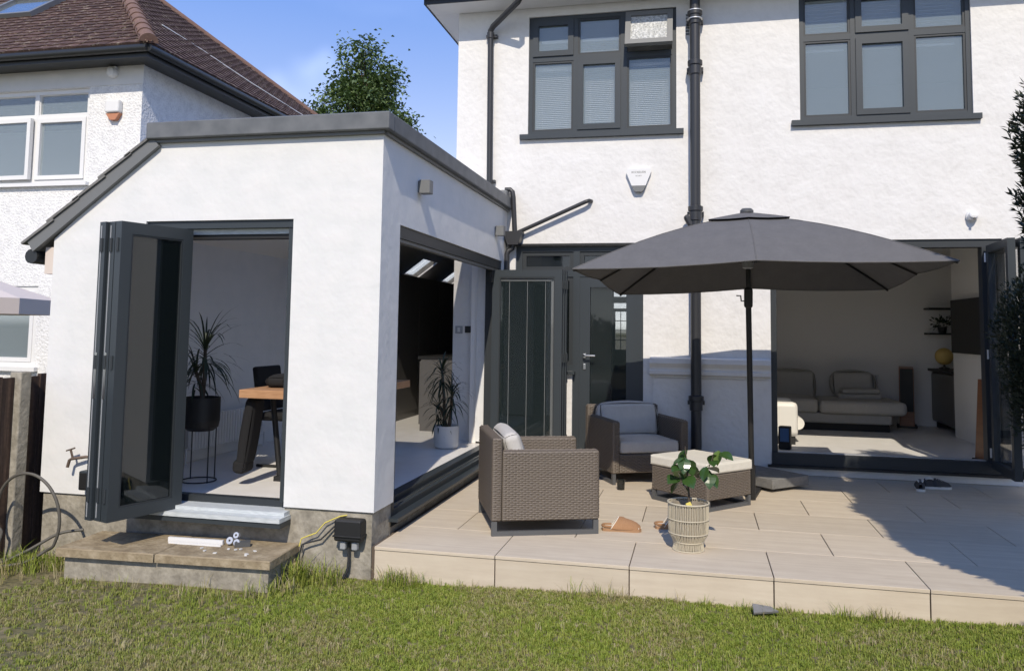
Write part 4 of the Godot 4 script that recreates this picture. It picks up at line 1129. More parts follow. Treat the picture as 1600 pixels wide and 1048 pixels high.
	for a_ in [[3.915, 9, 1.0, "dark brown vertical board fence panel on the garden side of the post"], [3.04, 7, -1.0, "dark brown vertical board fence panel behind the post"]]:
		var fe = thing("fence_panel", a_[3], "fence", V(-5.13, -0.26, a_[0]))
		for k in a_[1]:
			obj("board", MB.new().box(V(-0.012, 0.04, 0.0), V(0.010 + 0.006 * (k % 2), 1.30 + 0.008 * ((k * 7) % 3), 0.105)), M.fence, fe).position.z = 0.108 * k
		for y in [0.2, 1.1]: obj("rail", MB.new().box(V(-0.05, y, 0.0), V(-0.0125, y + 0.07, 0.108 * a_[1])), M.fence, fe)
		obj("gravel_board", MB.new().box(V(-0.02, -0.15, 0.0), V(0.03, 0.038, 0.108 * a_[1])), M.concrete, fe)

func copy_in(dst, src, t):
	for k in src.v.size():
		dst.v.append(t * src.v[k])
		dst.n.append((t.basis * src.n[k]).normalized())

func crown_mesh(centers, per, spread, size):
	var m = MB.new()
	for c in centers:
		for k in per:
			var d = V(rng.randfn(), rng.randfn(), rng.randfn())
			var q = c + d * spread
			var o = V(rng.randf_range(-1, 1), rng.randf_range(-0.7, 0.5), rng.randf_range(-1, 1)).normalized()
			leaf(m, q, o, size * rng.randf_range(0.7, 1.3), size * 0.62, size * 0.2)
	return m

func build_trees():
	# tree beyond the houses
	var at = V(-12.3, 0, -18.5)
	var t = thing("broadleaf_tree", "leafy green tree rising behind the extension roof", "tree", at)
	var tr = MB.new()
	tr.tube([V(0, -0.3, 0), V(0.1, 3.5, 0), V(-0.05, 7.0, 0.1), V(0.05, 9.5, 0)], [0.28, 0.22, 0.15, 0.06], 10)
	var cs = [[], []]
	var shapes = [[V(0, 8.0, 0), 1.9, 1.4], [V(-0.4, 9.3, 0), 1.5, 1.0], [V(0.35, 9.6, 0), 1.1, 0.9], [V(-0.2, 11.2, 0.1), 0.75, 1.1], [V(0.0, 10.4, 0.0), 1.0, 0.8], [V(0.95, 10.3, 0), 0.5, 1.1], [V(-1.55, 9.35, 0.1), 0.5, 0.35], [V(1.1, 8.2, 0), 1.1, 1.0], [V(-1.05, 8.0, 0), 0.9, 0.9], [V(1.5, 7.3, 0), 0.7, 0.8], [V(0, 6.8, 0), 1.7, 1.0]]
	for s in shapes:
		var n = int(34 * s[1] * s[1] * s[2] + 8)
		for k in n:
			var d = V(rng.randf_range(-1, 1), rng.randf_range(-1, 1), rng.randf_range(-1, 1))
			if d.length() > 1.0: continue
			var q = s[0] + d * V(s[1], s[1] * s[2], s[1])
			cs[rng.randi() % 2].append(q)
			if k % 4 == 0:
				var b = V(0.0, clampf(q.y - 1.3, 5.0, 9.2), 0.0)
				tr.tube([b, b.lerp(q, 0.55) + V(0, 0.12, 0), q], [0.05, 0.025, 0.01], 5, false)
	obj("trunk", tr, M.bark, t)
	for j in 2: obj("crown", crown_mesh(cs[j], 60, 0.24, 0.16), M.leaf_tree[j], t)
	# clipped conifer by the right-hand wall and the taller one that shades the patio
	conifer("clipped dark conifer bush beside the open bifold leaf", V(2.56, 0.0, 1.30), [[V(0, 1.42, 0), 0.48, 0.66], [V(0, 0.95, 0), 0.38, 0.6]], 9000, 0.045)
	conifer("tall dense conifer on the garden boundary that shades the patio", V(2.5, -0.2, 5.0), [[V(0, 1.2, 0), 0.85, 1.3], [V(0, 2.75, 0), 1.08, 1.5], [V(0, 3.9, 0), 0.88, 1.05]], 42000, 0.10)
	conifer("slender feathery conifer rising beyond the clipped bush", V(2.24, 0.0, 2.7), [[V(0, 2.35, 0), 0.42, 0.6], [V(0, 2.8, 0), 0.44, 0.6], [V(0, 3.2, 0), 0.30, 0.5]], 6000, 0.06)
	# hedge at the end of the garden, which the door glass mirrors
	conifer("low broad hedge across the far end of the garden", V(-1.5, -0.2, 27.0), [[V(-7, 0.9, 0), 2.4, 1.1], [V(-3.5, 0.95, 0), 2.4, 1.2], [V(0, 0.9, 0), 2.4, 1.1], [V(3.5, 1.0, 0), 2.4, 1.25], [V(7, 0.9, 0), 2.4, 1.1]], 6000, 0.25)

func conifer(label, at, lobes, n, size):
	var t = thing("conifer", label, "conifer", at)
	var top = 0.0
	for l in lobes: top = maxf(top, l[0].y)
	obj("trunk", MB.new().tube([V(0, -0.02, 0), V(0.02, top * 0.5, 0), V(0, top, 0)], [0.07, 0.05, 0.02], 8), M.bark, t)
	var m = MB.new()
	var vol = 0.0
	for l in lobes: vol += l[1] * l[1] * l[2]
	for l in lobes:
		for k in int(n * l[1] * l[1] * l[2] / vol):
			var d = V(rng.randfn(), rng.randfn(), rng.randfn()).normalized()
			var rr = 1.0 - pow(rng.randf(), 2.0) * 0.55
			rr *= 0.93 + 0.12 * sin(d.x * 9.0 + d.y * 7.0) * sin(d.z * 8.0 + 1.0)
			var q = l[0] + d * V(l[1], l[2], l[1]) * rr
			var o = (d + V(0, 0.9, 0) + V(rng.randfn(), rng.randfn(), rng.randfn()) * 0.35).normalized()
			for e in 3: leaf(m, q, (o + V(rng.randfn(), rng.randfn(), rng.randfn()) * 0.4).normalized(), size * rng.randf_range(0.7, 1.4), size * 0.3)
	obj("crown", m, M.leaf_con, t)

# woven strands on a backing: a panel in local xy facing +z
var weave_cache = {}
func weave(w, h):
	var key = "%.3f_%.3f" % [w, h]
	if weave_cache.has(key): return weave_cache[key]
	var m = MB.new()
	var pitch = 0.0125
	var dash = 0.046
	var rows = int(h / pitch)
	for r in rows:
		var y = -h * 0.5 + (r + 0.5) * h / rows
		var off = dash * 0.5 if r % 2 else 0.0
		var c = -1
		while true:
			var a = -w * 0.5 + off + dash * c + 0.002
			c += 1
			var b = minf(a + dash - 0.004, w * 0.5)
			a = maxf(a, -w * 0.5)
			if a > w * 0.5 - 0.004: break
			if b - a < 0.006: continue
			var hh = pitch * 0.46
			var z = [0.0, 0.0048, 0.0062, 0.0048, 0.0]
			var jit = rng.randf_range(-0.0006, 0.0006)
			for k in 4:
				var x0 = lerpf(a, b, k / 4.0); var x1 = lerpf(a, b, (k + 1) / 4.0)
				var p = [V(x0, y - hh + jit, z[k] * 0.35), V(x1, y - hh + jit, z[k + 1] * 0.35), V(x1, y + jit, z[k + 1] + 0.0012), V(x0, y + jit, z[k] + 0.0012), V(x1, y + hh + jit, z[k + 1] * 0.35), V(x0, y + hh + jit, z[k] * 0.35)]
				m.quad(p[0], p[1], p[2], p[3])
				m.quad(p[3], p[2], p[4], p[5])
	weave_cache[key] = m.mesh()
	return weave_cache[key]
func wicker_panel(parent, called, lo, hi, faces):
	var o = obj(called, MB.new().rbox(T((lo + hi) * 0.5), hi - lo, 0.010, 1), M.wicker[0], parent)
	var c = (lo + hi) * 0.5
	var s = hi - lo
	for f in faces:
		var b = Basis()
		var w = s.x; var h = s.y; var off = V(0, 0, s.z * 0.5 + 0.0005)
		match f:
			"back": b = Basis(Vector3.UP, PI); off = V(0, 0, -s.z * 0.5 - 0.0005)
			"right": b = Basis(Vector3.UP, PI * 0.5); w = s.z; off = V(s.x * 0.5 + 0.0005, 0, 0)
			"left": b = Basis(Vector3.UP, -PI * 0.5); w = s.z; off = V(-s.x * 0.5 - 0.0005, 0, 0)
			"top": b = Basis(Vector3.RIGHT, -PI * 0.5); h = s.z; off = V(0, s.y * 0.5 + 0.0005, 0)
			"top_long": b = Basis(Vector3.UP, PI * 0.5) * Basis(Vector3.RIGHT, -PI * 0.5); w = s.z; h = s.x; off = V(0, s.y * 0.5 + 0.0005, 0)
		var n = stuff(mesh_node("weave", weave(snappedf(w - 0.014, 0.001), snappedf(h - 0.014, 0.001)), M.wicker[0], o))
		n.transform = Transform3D(b, c + off)
	return o

func armchair(label, at, ry, cushion_m):
	var t = thing("rattan_armchair", label, "armchair", at, ry, "rattan armchairs on the patio")
	for s in [-1, 1]:
		var x0 = -0.385 if s < 0 else 0.315
		wicker_panel(t, "arm", V(x0, 0.10, -0.312), V(x0 + 0.07, 0.58, 0.385), ["left" if s < 0 else "right", "right" if s < 0 else "left", "front", "top_long"])
		var fx = -0.383 if s < 0 else 0.353
		var f = MB.new()
		f.box(V(fx, 0.0, -0.383), V(fx + 0.03, 0.032, 0.383))
		f.box(V(fx, 0.032, -0.383), V(fx + 0.03, 0.099, -0.345))
		f.box(V(fx, 0.032, 0.345), V(fx + 0.03, 0.099, 0.383))
		obj("leg_frame", f, M.chair_frame, t)
	wicker_panel(t, "back", V(-0.385, 0.10, -0.385), V(0.385, 0.672, -0.314), ["back", "front", "left", "right", "top"])
	wicker_panel(t, "apron", V(-0.313, 0.10, 0.30), V(0.313, 0.275, 0.37), ["front"])
	obj("seat_deck", MB.new().box(V(-0.313, 0.20, -0.313), V(0.313, 0.27, 0.299)), M.wicker[0], t)
	var sc = obj("seat_cushion", MB.new().rbox(T(V(0, 0.335, 0.035)), V(0.612, 0.115, 0.66), 0.03, 2, 0.012), cushion_m, t)
	for y in [0.293, 0.383]: obj("piping", MB.new().tube([V(-0.30, y, -0.28), V(-0.302, y, 0.34), V(-0.285, y, 0.36), V(0.285, y, 0.36), V(0.302, y, 0.34), V(0.30, y, -0.28)], 0.004, 5), cushion_m, sc)
	var bt = T(V(0.0, 0.535, -0.20), 0, -0.30)
	var bc = obj("back_cushion", MB.new().rbox(bt, V(0.62, 0.33, 0.13), 0.055, 2, 0.03), cushion_m, t)
	var lp = []
	for q in [V(-0.27, -0.16, 0), V(0.27, -0.16, 0), V(0.305, -0.13, 0), V(0.312, 0.13, 0), V(0.27, 0.166, 0), V(-0.27, 0.166, 0), V(-0.312, 0.13, 0), V(-0.305, -0.13, 0), V(-0.27, -0.16, 0)]: lp.append(bt * q)
	obj("piping", MB.new().tube(lp, 0.0045, 5, false), cushion_m, bc)
	return t

func build_patio_things():
	armchair("rattan armchair standing in the sun with its side to the lawn", V(-1.523, 0.001, 2.763), deg_to_rad(111.8), M.cushion)
	armchair("rattan armchair with grey cushions standing in shade by the back door", V(-0.945, 0.001, 0.60), deg_to_rad(27.0), M.cushion)
	# footstool
	var o = thing("rattan_footstool", "low rattan footstool with a thick cream cushion", "footstool", V(-0.315, 0.001, 1.65), deg_to_rad(48.6))
	wicker_panel(o, "body", V(-0.27, 0.085, -0.31), V(0.27, 0.29, 0.31), ["front", "right", "left", "back"])
	for s in [-1, 1]:
		var x0 = -0.268 if s < 0 else 0.238
		obj("leg_frame", MB.new().box(V(x0, 0.0, -0.308), V(x0 + 0.03, 0.03, 0.308)).box(V(x0, 0.03, -0.308), V(x0 + 0.03, 0.084, -0.275)).box(V(x0, 0.03, 0.275), V(x0 + 0.03, 0.084, 0.308)), M.chair_frame, o)
	for s in [-1, 1]: obj("cross_rail", MB.new().box(V(-0.237, 0.0, s * 0.29 - 0.015), V(0.237, 0.028, s * 0.29 + 0.015)), M.chair_frame, o)
	var cu = obj("cushion", MB.new().rbox(T(V(0, 0.335, 0)), V(0.565, 0.088, 0.645), 0.022, 2, 0.008), M.cream, o)
	var pg = MB.new()
	for y in [0.302, 0.369]:
		var lp = []
		for k in 5:
			var q = [V(-0.275, y, -0.315), V(0.275, y, -0.315), V(0.275, y, 0.315), V(-0.275, y, 0.315), V(-0.275, y, -0.315)][k]
			lp.append(q)
		pg.tube(lp, 0.004, 5, false)
	obj("piping", pg, M.cream, cu)
	# parasol
	var B = V(0.118, 0.0, 1.42)
	var ap = V(0.072, 2.425, 1.80)
	var pa = thing("garden_parasol", "large square dark grey parasol over the patio seats", "parasol", B)
	var FL = V(-1.235, 1.885, 2.93); var FR = V(1.375, 1.935, 2.91); var BL = V(-1.09, 1.795, 0.74); var BR = V(1.42, 1.86, 0.60)
	var cor = [FL, FR, BR, BL]
	var rim = []
	for k in 4:
		rim.append(cor[k])
		rim.append((cor[k] + cor[(k + 1) % 4]) * 0.5 + V(0, 0.035, 0))
	var ns = 10
	var cn = MB.new()
	var pt = func(k, s, f):
		var e = rim[k].lerp(rim[(k + 1) % 8], f)
		var q = ap.lerp(e, s)
		q.y += 0.055 * sin(PI * s) - 0.014 * sin(PI * f) * s + 0.003 * sin(23.0 * s + 5.0 * k) * sin(PI * f)
		return q - B
	for k in 8:
		for i in ns:
			for j in 4:
				var s0 = 0.05 + 0.95 * i / ns; var s1 = 0.05 + 0.95 * (i + 1) / ns
				cn.quad(pt.call(k, s0, j / 4.0), pt.call(k, s1, j / 4.0), pt.call(k, s1, (j + 1) / 4.0), pt.call(k, s0, (j + 1) / 4.0))
	obj("canopy", cn, M.canopy, pa)
	for k in 8:
		var sp = []
		for i in 9: sp.append(pt.call(k, 0.05 + 0.945 * i / 8.0, 0.0) + V(0, 0.001, 0))
		obj("seam", MB.new().tube(sp, 0.0042, 5), M.canopy, pa)
	var hem = []
	for k in 8:
		for j in 4: hem.append(pt.call(k, 1.0, j / 4.0))
	hem.append(hem[0])
	obj("hem", MB.new().tube(hem, 0.006, 5, false), M.canopy, pa)
	var vc = MB.new()
	for k in 8:
		for j in 4:
			for i in 3:
				var s0 = 0.02 + 0.075 * i; var s1 = 0.02 + 0.075 * (i + 1)
				var up = V(0, 0.022, 0)
				vc.quad(pt.call(k, s0, j / 4.0) + up, pt.call(k, s1, j / 4.0) + up, pt.call(k, s1, (j + 1) / 4.0) + up, pt.call(k, s0, (j + 1) / 4.0) + up)
	obj("vent_cap", vc, M.canopy, pa)
	obj("finial", MB.new().lathe(T(ap - B + V(0, 0.015, 0)), [Vector2(0.055, 0.0), Vector2(0.055, 0.02), Vector2(0.04, 0.035), Vector2(0.0, 0.04)], 14), M.chair_frame, pa)
	var ax = (ap - B)
	var on = func(y): return ax * (y / ax.y)
	for k in 8:
		var rb = MB.new()
		var pts = []
		for i in 7: pts.append(pt.call(k, 0.04 + 0.955 * i / 6.0, 0.0) - V(0, 0.016, 0))
		rb.tube(pts, 0.009, 6)
		var r = obj("rib", rb, M.black, pa)
		obj("strut", MB.new().tube([on.call(2.02) + (pts[3] - on.call(2.02)).normalized() * 0.03, pts[3]], 0.007, 6), M.black, r)
	obj("hub", MB.new().lathe(T(on.call(2.0)), [Vector2(0.02, -0.03), Vector2(0.045, -0.02), Vector2(0.05, 0.03), Vector2(0.02, 0.04)], 14), M.grey_ui, pa)
	obj("pole", MB.new().tube([on.call(0.0), on.call(1.68)], 0.024, 14).tube([on.call(1.68), on.call(2.43)], 0.018, 14), M.black, pa)
	var ck = obj("crank_box", MB.new().rbox(Transform3D(Basis(Vector3.RIGHT, 0.157), on.call(1.73)), V(0.07, 0.17, 0.075), 0.018, 2), M.black, pa)
	obj("crank_handle", MB.new().tube([on.call(1.70) + V(-0.03, 0, 0.02), on.call(1.70) + V(-0.06, 0.0, 0.03), on.call(1.70) + V(-0.065, 0.045, 0.04), on.call(1.70) + V(-0.10, 0.045, 0.05)], 0.006, 6), M.black, ck)
	obj("base_tube", MB.new().tube([on.call(0.0), on.call(0.30)], 0.032, 14), M.black, pa)
	var arm = MB.new()
	arm.obox(T(V(0.07, 0.013, -0.38), -0.18), V(0.05, 0.026, 0.8))
	obj("base_arm", arm, M.black, pa)
	obj("weight_slab", MB.new().rbox(T(V(0.262, 0.075, 0.665) - V(B.x, 0, B.z), PI * 0.25), V(0.50, 0.09, 0.66), 0.008, 1), M.slate, pa)

	# woven planter with a young fruit tree
	var pp = thing("rope_planter", "woven rope planter with a waisted foot on the patio", "planter", V(-0.40, 0.0, 3.22))
	obj("inner_pot", MB.new().lathe(T(V(0, 0, 0)), [Vector2(0.0, 0.012), Vector2(0.090, 0.012), Vector2(0.095, 0.05), Vector2(0.118, 0.10), Vector2(0.122, 0.295), Vector2(0.110, 0.295), Vector2(0.107, 0.24)], 28), M.potin, pp)
	obj("soil", MB.new().lathe(T(V(0, 0, 0)), [Vector2(0.107, 0.238), Vector2(0.06, 0.250), Vector2(0.0, 0.252)], 24), M.soil_pot, pp)
	var prof = [[0.102, 0.002], [0.097, 0.035], [0.100, 0.06], [0.126, 0.105], [0.131, 0.16], [0.132, 0.22], [0.131, 0.305]]
	var st = MB.new()
	for k in 74:
		var an = TAU * k / 74.0
		var pts = []
		for q in prof: pts.append(V(cos(an + rng.randf_range(-0.02, 0.02)) * q[0], q[1], sin(an + rng.randf_range(-0.02, 0.02)) * q[0]))
		st.tube(pts, 0.0026, 5, false)
	stuff(obj("strands", st, M.rope, pp))
	for q in [[0.102, 0.004], [0.100, 0.058], [0.129, 0.115], [0.134, 0.205], [0.134, 0.307]]:
		var rg = []
		for k in 33: rg.append(V(cos(TAU * k / 32.0) * q[0], q[1], sin(TAU * k / 32.0) * q[0]))
		obj("hoop", MB.new().tube(rg, 0.006 if q[1] > 0.3 else 0.0042, 6, false), M.rope, pp)
	var pl = thing("young_citrus_plant", "young plant with large glossy leaves on two branches in the rope planter", "plant", V(-0.40, 0.25, 3.22))
	var tr = MB.new()
	tr.tube([V(0, -0.02, 0), V(0.005, 0.10, 0), V(-0.003, 0.20, 0.01), V(-0.01, 0.32, 0), V(-0.02, 0.42, 0)], [0.008, 0.0075, 0.006, 0.005, 0.003], 8)
	tr.tube([V(0.0, 0.18, 0), V(0.05, 0.21, 0.02), V(0.11, 0.24, 0.03), V(0.15, 0.33, 0.02), V(0.17, 0.40, 0.0)], [0.005, 0.0045, 0.004, 0.003, 0.002], 7)
	tr.tube([V(0.0, 0.17, 0), V(-0.05, 0.21, 0.0), V(-0.09, 0.22, 0.02)], [0.004, 0.003, 0.002], 6)
	obj("stem", tr, M.bark, pl)
	var lm = []
	for q in 2:
		var m = MB.new()
		var n = 6
		for i in n:
			for s in [-1, 1]:
				var f0 = float(i) / n; var f1 = float(i + 1) / n
				var w0 = sin(PI * pow(f0, 0.8)) * 0.37; var w1 = sin(PI * pow(f1, 0.8)) * 0.37
				var a = V(0, 0.05 * sin(PI * f0) - 0.12 * f0 * f0, f0); var b = V(0, 0.05 * sin(PI * f1) - 0.12 * f1 * f1, f1)
				var c = b + V(s * w1, 0.10 * w1 + 0.02 * q * sin(9.0 * f1), 0); var d = a + V(s * w0, 0.10 * w0 + 0.02 * q * sin(9.0 * f0), 0)
				if s > 0: m.quad(a, b, c, d)
				else: m.quad(a, d, c, b)
		lm.append(m.mesh())
	var spots = []
	for k in 12: spots.append([V(rng.randf_range(-0.05, 0.02), rng.randf_range(0.27, 0.42), rng.randf_range(-0.03, 0.04)), 0.12, k * 2.4])
	for k in 6: spots.append([V(rng.randf_range(-0.09, 0.03), rng.randf_range(0.19, 0.26), rng.randf_range(-0.03, 0.05)), 0.115, k * 2.4 + 1.0])
	for k in 7: spots.append([V(rng.randf_range(0.09, 0.15), rng.randf_range(0.22, 0.31), rng.randf_range(-0.02, 0.05)), 0.115, k * 2.4])
	for k in 6: spots.append([V(rng.randf_range(0.15, 0.21), rng.randf_range(0.33, 0.41), rng.randf_range(-0.02, 0.03)), 0.10, k * 2.4])
	for k in spots.size():
		var s = spots[k]
		var l = mesh_node("leaf", lm[k % 2], M.leaf_young if (k > 25 and k % 3 == 0) or k % 9 == 4 else M.leaf_gloss, pl)
		l.transform = Transform3D(Basis(Vector3.UP, s[2]) * Basis(Vector3.RIGHT, rng.randf_range(0.1, 1.45)) * Basis(Vector3.BACK, rng.randf_range(-0.5, 0.5)) * Basis.from_scale(Vector3.ONE * s[1] * rng.randf_range(0.85, 1.15)), s[0])
	obj("tag", MB.new().obox(T(V(0.01, 0.035, 0.035), 0.3, -0.4, 0.35), V(0.035, 0.055, 0.002)), M.yellow, pl)

	# slippers, shoes, tumbler
	slipper("tan sheepskin slipper lying nearest the sunny armchair", V(-1.015, 0.0, 2.85), V(0.28, 0, -0.03))
	slipper("tan sheepskin slipper half behind the rope planter", V(-0.645, 0.0, 2.69), V(0.27, 0, -0.06))
	shoe("dark trainer seen from its heel below the bifold doorway", V(1.66, 0.0, 0.60), V(0.05, 0, -0.27))
	shoe("dark trainer lying sideways below the bifold doorway", V(1.73, 0.0, 0.40), V(0.25, 0, -0.04))
	var gl = thing("glass_tumbler", "dark glass tumbler on the tiles before the shaded armchair", "tumbler", V(-1.02, 0.0, 1.31))
	obj("wall", MB.new().lathe(T(V(0, 0, 0)), [Vector2(0.0, 0.001), Vector2(0.034, 0.001), Vector2(0.038, 0.09), Vector2(0.035, 0.09), Vector2(0.031, 0.012), Vector2(0.0, 0.012)], 20), M.tint, gl)
	obj("drink", MB.new().lathe(T(V(0, 0, 0)), [Vector2(0.0, 0.013), Vector2(0.0305, 0.013), Vector2(0.033, 0.055), Vector2(0.0, 0.055)], 18), M.soil_pot, gl)

# an arched upper lofted along the sole
func loft(a, dir, prof, t0, inset):
	var m = MB.new()
	var l = dir.length()
	var d = dir / l
	var s = d.cross(Vector3.UP).normalized()
	var prev = []
	var lh = 0.0
	var lq = 0.0
	for q in prof:
		var slope = 0.0 if prev.size() == 0 else clampf((lh - q[2]) / maxf((q[0] - lq) * l, 0.004), -0.5, 1.2)
		lh = q[2]
		lq = q[0]
		var ring = []
		for k in 11:
			var an = PI * k / 10.0
			ring.append(a + d * (q[0] + (q[3] * sin(an) if q.size() > 3 else 0.0)) * l + s * cos(an) * (q[1] - inset) + Vector3.UP * (t0 + maxf(sin(an), 0.0) * (q[2] - inset)))
		if prev.size() > 0:
			for k in 10:
				var nn = []
				for e in [k, k + 1]: nn.append((s * cos(PI * e / 10.0) * 0.8 + Vector3.UP * (sin(PI * e / 10.0) + 0.12) + d * slope).normalized())
				m.squad(prev[k], ring[k], ring[k + 1], prev[k + 1], nn[0], nn[0], nn[1], nn[1])
		prev = ring
	return m
func outline(a, dir, h0, h1, grow = 0.0):
	var m = MB.new()
	var l = dir.length()
	var d = dir / l
	var s = d.cross(Vector3.UP).normalized()
	var poly = []
	for q in [[0.0, 0.018], [0.03, 0.034], [0.12, 0.040], [0.35, 0.037], [0.6, 0.045], [0.8, 0.050], [0.93, 0.042], [1.0, 0.018]]: poly.append(Vector2(q[0] * l, q[1] + grow))
	var back = poly.duplicate()
	back.reverse()
	for q in back: poly.append(Vector2(q.x, -q.y))
	m.prism(poly, h0, h1, Transform3D(Basis(d, -s, Vector3.UP), a))
	return m
func slipper(label, a, dir):
	var t = thing("sheepskin_slipper", label, "slipper", a, 0.0, "slippers on the patio")
	var z = V(0, 0, 0)
	obj("sole", outline(z, dir, 0.0, 0.022), M.sole, t)
	obj("insole", outline(z, dir, 0.022, 0.030, -0.004), M.fleece, t)
	var pf = [[0.22, 0.044, 0.080, 0.2], [0.34, 0.046, 0.083, 0.14], [0.48, 0.048, 0.080, 0.07], [0.6, 0.049, 0.072], [0.75, 0.052, 0.060], [0.88, 0.046, 0.044], [0.96, 0.034, 0.026], [0.995, 0.018, 0.010]]
	obj("upper", loft(z, dir, pf, 0.018, 0.0), M.suede, t)
	obj("lining", loft(z, dir, [[0.222, 0.044, 0.080, 0.2], [0.34, 0.046, 0.082, 0.14], [0.6, 0.048, 0.07]], 0.018, 0.004), M.fleece, t)
	var l = dir.length()
	var d = dir / l
	var s = d.cross(Vector3.UP).normalized()
	var rim = []
	for k in 11:
		var an = PI * k / 10.0
		rim.append(d * (0.22 + 0.2 * sin(an)) * l + s * cos(an) * 0.043 + Vector3.UP * (0.018 + sin(an) * 0.080))
	obj("trim", MB.new().tube(rim, 0.0035, 6), M.fleece, t)
	var heel = []
	for k in 9:
		var an = PI * k / 8.0
		heel.append(d * (0.13 * l - sin(an) * 0.035) + s * cos(an) * 0.039 + V(0, 0.034, 0))
	obj("heel_rim", MB.new().tube([d * 0.24 * l + s * 0.043 + V(0, 0.034, 0)] + heel + [d * 0.24 * l - s * 0.043 + V(0, 0.034, 0)], 0.009, 6), M.suede, t)
func shoe(label, a, dir):
	var t = thing("trainer_shoe", label, "shoe", a, 0.0, "trainers by the doorway")
	var z = V(0, 0, 0)
	obj("sole", outline(z, dir, 0.0, 0.022), M.white_dull, t)
	obj("upper", loft(z, dir, [[0.01, 0.018, 0.050], [0.05, 0.034, 0.072], [0.15, 0.038, 0.066], [0.3, 0.037, 0.062], [0.42, 0.040, 0.078], [0.55, 0.044, 0.070], [0.75, 0.047, 0.050], [0.9, 0.042, 0.036], [0.99, 0.020, 0.012]], 0.020, 0.0), M.shoe, t)
	var l = dir.length()
	var d = dir / l
	var s = d.cross(Vector3.UP).normalized()
	var cl = []
	for k in 13:
		var an = TAU * k / 12.0
		cl.append(d * (0.21 + 0.15 * cos(an)) * l + s * sin(an) * 0.024 + V(0, 0.088 - 0.008 * cos(2 * an), 0))
	obj("collar", MB.new().tube(cl, 0.007, 6, false), M.white_dull, t)
	for k in 4: obj("lace", MB.new().tube([d * (0.46 + 0.06 * k) * l + s * 0.022 + V(0, 0.092 - 0.006 * k, 0), d * (0.47 + 0.06 * k) * l - s * 0.022 + V(0, 0.092 - 0.006 * k, 0)], 0.003, 5), M.white_dull, t)

